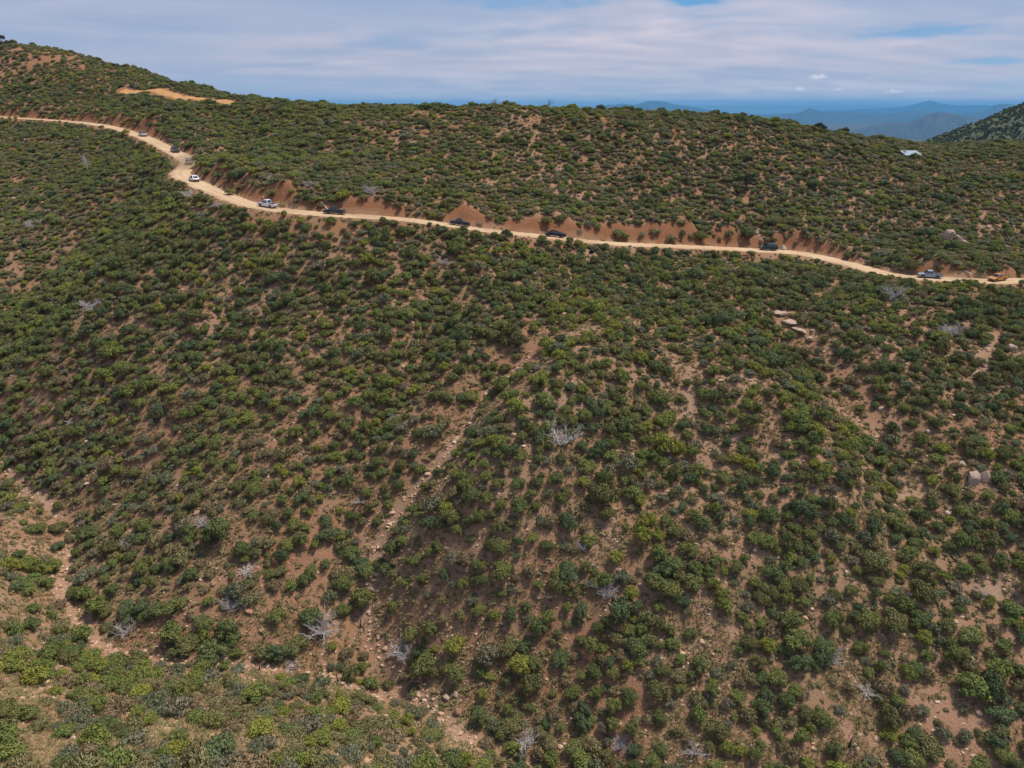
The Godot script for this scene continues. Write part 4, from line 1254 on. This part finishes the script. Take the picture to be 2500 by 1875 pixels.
# ------------------------------------------------------------------ small structures
func build_small() -> void:
	# metal roofed shed among the trees on the right
	var o := thing("shed", "pale blue metal roofed shed among trees at upper right", "shed")
	o.position = at(MISC[0]) + Vector3(0, -2.0, 0)
	o.rotation.y = 0.25
	var wall := plain(lin(0.42, 0.36, 0.28), 0.9)
	var roof := plain(lin(0.24, 0.31, 0.40), 0.7, 0.0)
	for s in [-1.0, 1.0]:
		var w := part("wall", block(Vector3(6.0, 2.4, 0.16)), wall, o)
		w.position = Vector3(0, 1.2, s * 2.6)
		var e := part("wall", block(Vector3(0.16, 2.4, 5.0)), wall, o)
		e.position = Vector3(s * 2.9, 1.2, 0)
		var g := part("roof", block(Vector3(7.0, 0.10, 3.6)), roof, o)
		g.position = Vector3(0, 3.0, s * 1.55)
		g.rotation.x = s * 0.42
		for k in 8:
			var rb := part("seam", block(Vector3(0.06, 0.06, 3.5)), roof, g)
			rb.position = Vector3(-3.15 + k * 0.9, 0.07, 0)
	var d := part("door", block(Vector3(1.0, 2.0, 0.08)), plain(lin(0.2, 0.16, 0.12), 0.8), o)
	d.position = Vector3(-1.5, 1.0, 2.72)
	var sc := seen_at(o.position)
	landmarks.append([sc.x, sc.y, "the metal roofed shed"])
	# culvert under the road
	var cv := thing("culvert_pipe", "dark open culvert pipe below the road edge", "culvert")
	cv.position = at(MISC[1]) + Vector3(0, 0.15, 0)
	cv.rotation.x = -0.15
	var st := SurfaceTool.new()
	st.begin(Mesh.PRIMITIVE_TRIANGLES)
	var ring: Array = []
	var prof := [Vector2(0.46, -2.5), Vector2(0.46, 0.9), Vector2(0.55, 0.92), Vector2(0.58, 0.85), Vector2(0.52, 0.8), Vector2(0.52, -2.5)]
	for k in prof.size() - 1:
		for q in 20:
			var a0 := TAU * q / 20.0; var a1 := TAU * (q + 1) / 20.0
			var p0: Vector2 = prof[k]; var p1: Vector2 = prof[k + 1]
			var c := [Vector3(cos(a0) * p0.x, sin(a0) * p0.x, p0.y), Vector3(cos(a1) * p0.x, sin(a1) * p0.x, p0.y), Vector3(cos(a1) * p1.x, sin(a1) * p1.x, p1.y), Vector3(cos(a0) * p1.x, sin(a0) * p1.x, p1.y)]
			for z in [0, 1, 2, 0, 2, 3]: st.add_vertex(c[z])
	st.generate_normals()
	part("pipe", st.commit(), plain(lin(0.12, 0.12, 0.12), 0.6, 0.3), cv)
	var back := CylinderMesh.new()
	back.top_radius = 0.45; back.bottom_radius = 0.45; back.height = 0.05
	var bk := part("pipe_shade_disc", back, plain(lin(0.03, 0.025, 0.02), 0.95), cv)  # near-black disc across the pipe, its colour standing in for the shade inside
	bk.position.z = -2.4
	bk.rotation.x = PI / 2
	sc = seen_at(cv.position)
	landmarks.append([sc.x, sc.y, "the dark culvert pipe"])
	# fallen logs on the cut bank
	var lw := ["short white log lying on the bank beside the orange pickup", "long pale log leaning down the cut bank behind the charcoal pickup"]
	for i in 2:
		var r := RandomNumberGenerator.new()
		r.seed = 700 + i
		var lg := thing("fallen_log", lw[i], "log")
		var base := at(MISC[2 + i])
		lg.position = base + Vector3(0.4, 0.25, 0.4)
		var up_pt := Vector3(base.x - (1.2 if i == 0 else 2.6), 0, base.z - (0.6 if i == 0 else 3.0))
		up_pt.y = gy(up_pt.x, up_pt.z) + 0.35
		var dir := (up_pt - lg.position).normalized()
		var ln := lg.position.distance_to(up_pt)
		part("trunk", limb_mesh(r, dir, ln, 0.17 if i == 0 else 0.22, 0, 0.02), plain(lin(0.52, 0.45, 0.38), 0.9), lg)
		for k in 3:
			var b := part("broken_branch", limb_mesh(r, (dir + Vector3(r.randfn(), 0.5, r.randfn()) * 0.8).normalized(), 0.6, 0.05, 0, 0.1), plain(lin(0.42, 0.36, 0.30), 0.9), lg)
			b.position = dir * ln * (0.35 + 0.2 * k)

# ------------------------------------------------------------------ far land
func far_point(u: float, v: float, t: float) -> Vector3:       # along a bearing from the overlook, in metres
	var cp := cos(deg_to_rad(21.4)); var sp := sin(deg_to_rad(21.4))
	var b := (937.5 - v) / 1737.0
	return Vector3((u - 1250.0) / 1737.0 * t, CAM_Y + (-sp + b * cp) * t, -(cp + b * sp) * t)

func ridge_mesh(crest: Array, drop: float, depth: float, rough: float, seed_: int) -> Array:
	var nz := noise(seed_, 1.0, 5)
	var line: Array = []
	var steps := 26
	for i in crest.size() - 1:
		for s in steps:
			line.append(crest[i].lerp(crest[i + 1], float(s) / steps))
	line.append(crest[crest.size() - 1])
	var away := Vector3(line[line.size() / 2].x, 0, line[line.size() / 2].z).normalized()
	var v := PackedVector3Array(); var idx := PackedInt32Array()
	var rows := 33
	var fq := 4.0 / depth
	for k in line.size():
		for q in rows:
			var u := -1.0 + 2.0 * q / (rows - 1)
			var p: Vector3 = line[k] + away * u * depth
			var spur := absf(nz.get_noise_2d(p.x * fq, p.z * fq))
			p.y -= drop * (pow(absf(u), 1.15)) + spur * rough * smoothstep(0.0, 0.25, absf(u)) * 2.0 - nz.get_noise_2d(p.x * fq * 2.0, 7.0) * rough * 0.12
			v.append(p)
			if k > 0 and q > 0:
				var o := k * rows + q
				idx.append_array(PackedInt32Array([o - rows - 1, o - 1, o, o - rows - 1, o, o - rows]))
	var st := SurfaceTool.new()
	st.create_from(mesh_of(v, idx), 0)
	st.generate_normals()
	return [st.commit(), v]

func build_far() -> void:
	var green := plain(lin(0.030, 0.036, 0.036), 0.95)
	var rows := [
		["mountain_ridge", [[1980, 345], [2050, 328], [2130, 306], [2180, 298], [2215, 300], [2255, 284], [2292, 271], [2330, 278], [2390, 290], [2450, 296], [2560, 300], [2700, 290]], 13000.0, 480.0, 3000.0, 110.0],
		["mountain_ridge", [[1780, 300], [1850, 284], [1925, 277], [1950, 275], [1976, 264], [2010, 273], [2080, 275], [2160, 278], [2220, 272], [2250, 269], [2290, 276], [2350, 276], [2400, 272], [2430, 256], [2455, 253], [2500, 258], [2600, 268], [2800, 270]], 23000.0, 700.0, 4400.0, 130.0],
		["mountain_ridge", [[1960, 272], [2060, 268], [2160, 264], [2200, 262], [2235, 254], [2270, 245], [2300, 253], [2340, 258], [2400, 256], [2460, 259], [2600, 256], [2900, 257]], 36000.0, 900.0, 5000.0, 150.0],
		["mountain_ridge", [[1380, 285], [1470, 262], [1485, 255], [1500, 256], [1520, 252], [1545, 256], [1570, 251], [1585, 246], [1605, 247], [1625, 248], [1645, 255], [1665, 257], [1700, 262], [1800, 284]], 30000.0, 800.0, 4000.0, 120.0]]
	for k in rows.size():
		var q: Array = rows[k]
		var crest: Array = []
		for p in q[1]: crest.append(far_point(p[0], p[1], q[2]))
		var o := part(numbered(q[0]), ridge_mesh(crest, q[3], q[4], q[5], 801 + k)[0], green, self)
		tag(o, "", "", "", "structure")
	# the scrub covered hill beyond the right end of the ridge
	var crest2: Array = []
	for p in [[2080, 420], [2180, 378], [2280, 336], [2340, 314], [2400, 291], [2450, 270], [2500, 252], [2560, 235], [2640, 222], [2800, 215]]: crest2.append(far_point(p[0], p[1], 1150.0))
	var made := ridge_mesh(crest2, 170.0, 420.0, 26.0, 821)
	var hm := plain(lin(0.065, 0.08, 0.042), 0.95)
	hm.uv1_triplanar = true
	hm.uv1_world_triplanar = true
	hm.uv1_scale = Vector3(0.008, 0.008, 0.008)
	hm.albedo_texture = noise_tex(830, 0.03, Color(0.8, 0.82, 0.75), Color(1, 1, 1), 512)
	var h := part("far_hill", made[0], hm, self)
	tag(h, "", "", "", "structure")
	var verts: PackedVector3Array = made[1]
	var trees: Array = []
	for i in 16000:
		var k := rng.randi() % (verts.size() - 40)
		if k % 33 > 20 or k % 33 == 32: continue
		var p := verts[k].lerp(verts[k + 1], rng.randf()).lerp(verts[k + 33].lerp(verts[k + 34 if k + 34 < verts.size() else k + 33], rng.randf()), rng.randf())
		var s := rng.randf_range(1.2, 2.6)
		trees.append([Transform3D(Basis(Vector3.UP, rng.randf() * TAU).scaled(Vector3(s, s, s)), p - Vector3(0, 0.4, 0)), Color(0.10, 0.12, 0.055).lerp(Color(0.14, 0.145, 0.07), rng.randf())])
	mass_of("far_woodland_shrubbery", "distant scrub covering the far right hill", "shrubs", leaf_blob(840, 9, 260, 0.22, 1.0, 1.0, 0.4, 0.0), leaf_mat(Color.WHITE), trees)

# ------------------------------------------------------------------ sky
var cl_a: FastNoiseLite
var cl_b: FastNoiseLite
var cl_c: FastNoiseLite
var row_gaps: Array = []
const banks = [[24.0, 5.5, 22.0, 3.6, 0.5], [3.0, 5.2, 14.0, 1.2, 0.35], [95.0, 12.0, 30.0, 6.0, 0.4], [160.0, 7.0, 25.0, 5.0, 0.4], [-110.0, 14.0, 34.0, 7.0, 0.4], [-165.0, 24.0, 30.0, 9.0, 0.4]]
var gaps: Array = [[12.7, 6.9, 2.6, 0.7, 1.0], [31.6, 2.55, 2.6, 0.26, 1.0], [27.4, 4.4, 4.0, 0.5, 0.7], [34.0, 6.4, 3.0, 0.6, 0.9], [1.0, 7.0, 6.0, 0.8, 0.5], [33.0, 1.2, 2.6, 0.5, 0.4]]      # azimuth, elevation, half sizes in degrees, strength

func sky_color(az: float, el: float) -> Color:     # radians from straight ahead, radians above the horizon
	var deg := rad_to_deg(el)
	var low := clampf(deg / 30.0, 0.0, 1.0)
	var air := Color(0.42, 0.52, 0.63).lerp(Color(0.14, 0.36, 0.62), clampf(deg / 5.0, 0.0, 1.0)).lerp(Color(0.09, 0.27, 0.60), low)
	# a thin high sheet seen in perspective: noise laid out on a plane overhead
	var dist := 1.0 / (sin(maxf(el, 0.0)) + 0.09)
	var px := sin(az) * dist
	var pz := cos(az) * dist
	var warp := cl_c.get_noise_2d(px * 0.8 + 40.0, pz * 0.8) * 1.6
	var sheet := cl_a.get_noise_2d(px * 0.55 + pz * 0.18 + warp, pz * 0.85 - px * 0.10)
	var streak := cl_b.get_noise_2d(px * 1.2 + pz * 0.6 + warp, pz * 2.0 - px * 0.6)
	var veil := cl_c.get_noise_2d(px * 0.30 + 5.0, pz * 0.30 + 9.0)
	var busy := clampf(0.55 + veil * 1.3, 0.12, 1.0)
	var c := 0.84 + veil * 0.45 + sheet * 0.55 * busy + streak * 0.20 * busy
	c = clampf(c, 0.0, 1.0)
	c = lerpf(0.62, c * c * (3.0 - 2.0 * c), smoothstep(0.2, 3.0, deg))
	var white := clampf(0.26 + (streak * 0.7 + sheet * 0.7) * busy + veil * 0.5, 0.0, 1.0)
	for p in row_gaps:                                   # clear gaps in the sheet
		var gx: float = (rad_to_deg(az) - p[0]) / p[2]
		var gz: float = (deg - p[1]) / p[3]
		if absf(gx) < 2.0 and absf(gz) < 2.5:
			var w := exp(-(gx * gx + gz * gz) * 1.2 + cl_b.get_noise_2d(az * 30.0, el * 140.0) * 1.1)
			c *= 1.0 - clampf(w * 1.5 - 0.25, 0.0, 0.95) * p[4]
	for p in banks:                                  # brighter banks where the sheet is thicker
		var bx: float = wrapf(rad_to_deg(az) - p[0], -180.0, 180.0) / p[2]
		var bz: float = (deg - p[1]) / p[3]
		white += p[4] * exp(-bx * bx - bz * bz) * (0.75 + 0.6 * streak)
	white = clampf(white, 0.0, 1.0)
	var cloud := Color(0.37, 0.41, 0.54).lerp(Color(0.61, 0.57, 0.645), white)
	var col := air.lerp(cloud, c * 0.95)
	# a few small fair weather puffs low over the mountains
	for p in [[21.6, 1.8, 0.62, 0.2], [20.5, 1.05, 0.5, 0.14], [26.4, 0.85, 0.6, 0.09], [28.8, 0.8, 0.3, 0.07], [23.0, 1.0, 0.3, 0.08], [-51.0, 1.7, 0.7, 0.16], [64.0, 1.4, 0.6, 0.15], [110.0, 1.8, 0.7, 0.2]]:
		var dx: float = (rad_to_deg(az) - p[0]) / p[2]
		var dy: float = (deg - p[1]) / p[3]
		if absf(dx) < 1.6 and absf(dy) < 2.0:
			if dy < 0.0: dy *= 2.2
			var w: float = exp(-(dx * dx + dy * dy) * 1.4 + cl_b.get_noise_2d(az * 260.0, el * 330.0) * 2.2)
			col = col.lerp(Color(0.86, 0.83, 0.85), clampf(w * 1.2 - 0.3, 0.0, 0.75))
	return Color(col.r * 0.68, col.g * 0.68, col.b * 0.68)

func make_sky() -> Sky:
	cl_a = noise(901, 0.55, 5)
	cl_b = noise(902, 0.7, 5)
	cl_c = noise(903, 0.35, 3)
	var w := 4096; var h := 2048
	var gr := RandomNumberGenerator.new()
	gr.seed = 907
	for k in 40:
		var side := gr.randf_range(42.0, 318.0)
		gaps.append([side if side < 180.0 else side - 360.0, gr.randf_range(1.5, 60.0), gr.randf_range(2.0, 8.0), gr.randf_range(0.2, 2.0), gr.randf_range(0.4, 1.0)])
	var small := Image.create(512, 256, false, Image.FORMAT_RGB8)
	for y in 256:
		var el := PI * 0.5 - (y + 0.5) / 256.0 * PI
		row_gaps = gaps.filter(func(p): return absf(rad_to_deg(el) - p[1]) < p[3] * 2.5)
		for x in 512:
			var az := wrapf((x + 0.5) / 512.0 * TAU, -PI, PI)
			small.set_pixel(x, y, sky_color(az, maxf(el, 0.0)).linear_to_srgb() if el > -0.02 else lin(0.20, 0.17, 0.13))
	small.resize(w, h, Image.INTERPOLATE_CUBIC)
	var top := int((0.5 - 11.0 / 180.0) * h)
	for y in range(top, h / 2 + 6):
		var el := PI * 0.5 - (y + 0.5) / h * PI
		row_gaps = gaps.filter(func(p): return absf(rad_to_deg(el) - p[1]) < p[3] * 2.5)
		for x in w:
			var az := wrapf((x + 0.5) / w * TAU, -PI, PI)
			small.set_pixel(x, y, sky_color(az, maxf(el, 0.0)).linear_to_srgb())
	var m := PanoramaSkyMaterial.new()
	m.panorama = ImageTexture.create_from_image(small)
	var s := Sky.new()
	s.sky_material = m
	return s

func _ready() -> void:
	rng.seed = 20240
	# camera, sky, sun, exposure
	var cam := Camera3D.new()
	cam.name = "camera"
	cam.position = Vector3(0, CAM_Y, 0)
	cam.rotation_degrees = Vector3(-21.4, 0, 0)
	cam.fov = 56.71
	cam.near = 0.5
	cam.far = 90000.0
	add_child(cam)
	var env := Environment.new()
	env.background_mode = Environment.BG_SKY
	env.sky = make_sky()
	env.background_energy_multiplier = 1.0
	env.tonemap_mode = Environment.TONE_MAPPER_LINEAR
	env.tonemap_exposure = 1.65
	env.sdfgi_enabled = true
	env.ssao_enabled = true
	env.ssil_enabled = true
	env.fog_enabled = true
	env.fog_density = 0.000032
	env.fog_light_color = Color(0.42, 0.76, 1.0)
	env.volumetric_fog_enabled = true
	env.volumetric_fog_density = 0.0
	var we := WorldEnvironment.new()
	we.name = "world_environment"
	we.environment = env
	add_child(we)
	var sun := DirectionalLight3D.new()
	sun.name = "sun"
	sun.light_energy = 1.0
	sun.light_color = Color(1.0, 0.95, 0.88)
	sun.light_angular_distance = 7.0
	sun.shadow_enabled = true
	add_child(sun)
	sun.look_at_from_position(Vector3(0.40, 0.90, -0.14) * 100.0, Vector3.ZERO)
	print("sky ", Time.get_ticks_msec())
	# large structure
	build_heights()
	print("heights ", Time.get_ticks_msec())
	build_ground()
	build_roads()
	build_far()
	print("ground ", Time.get_ticks_msec())
	# objects
	build_vehicles()
	build_small()
	build_boulders()
	build_trees()
	build_dead()
	build_shrub_kinds()
	scatter_shrubs()
	place_shrubs()
	print("shrubs ", Time.get_ticks_msec())
	build_ground_cover()
	print("done ", Time.get_ticks_msec())
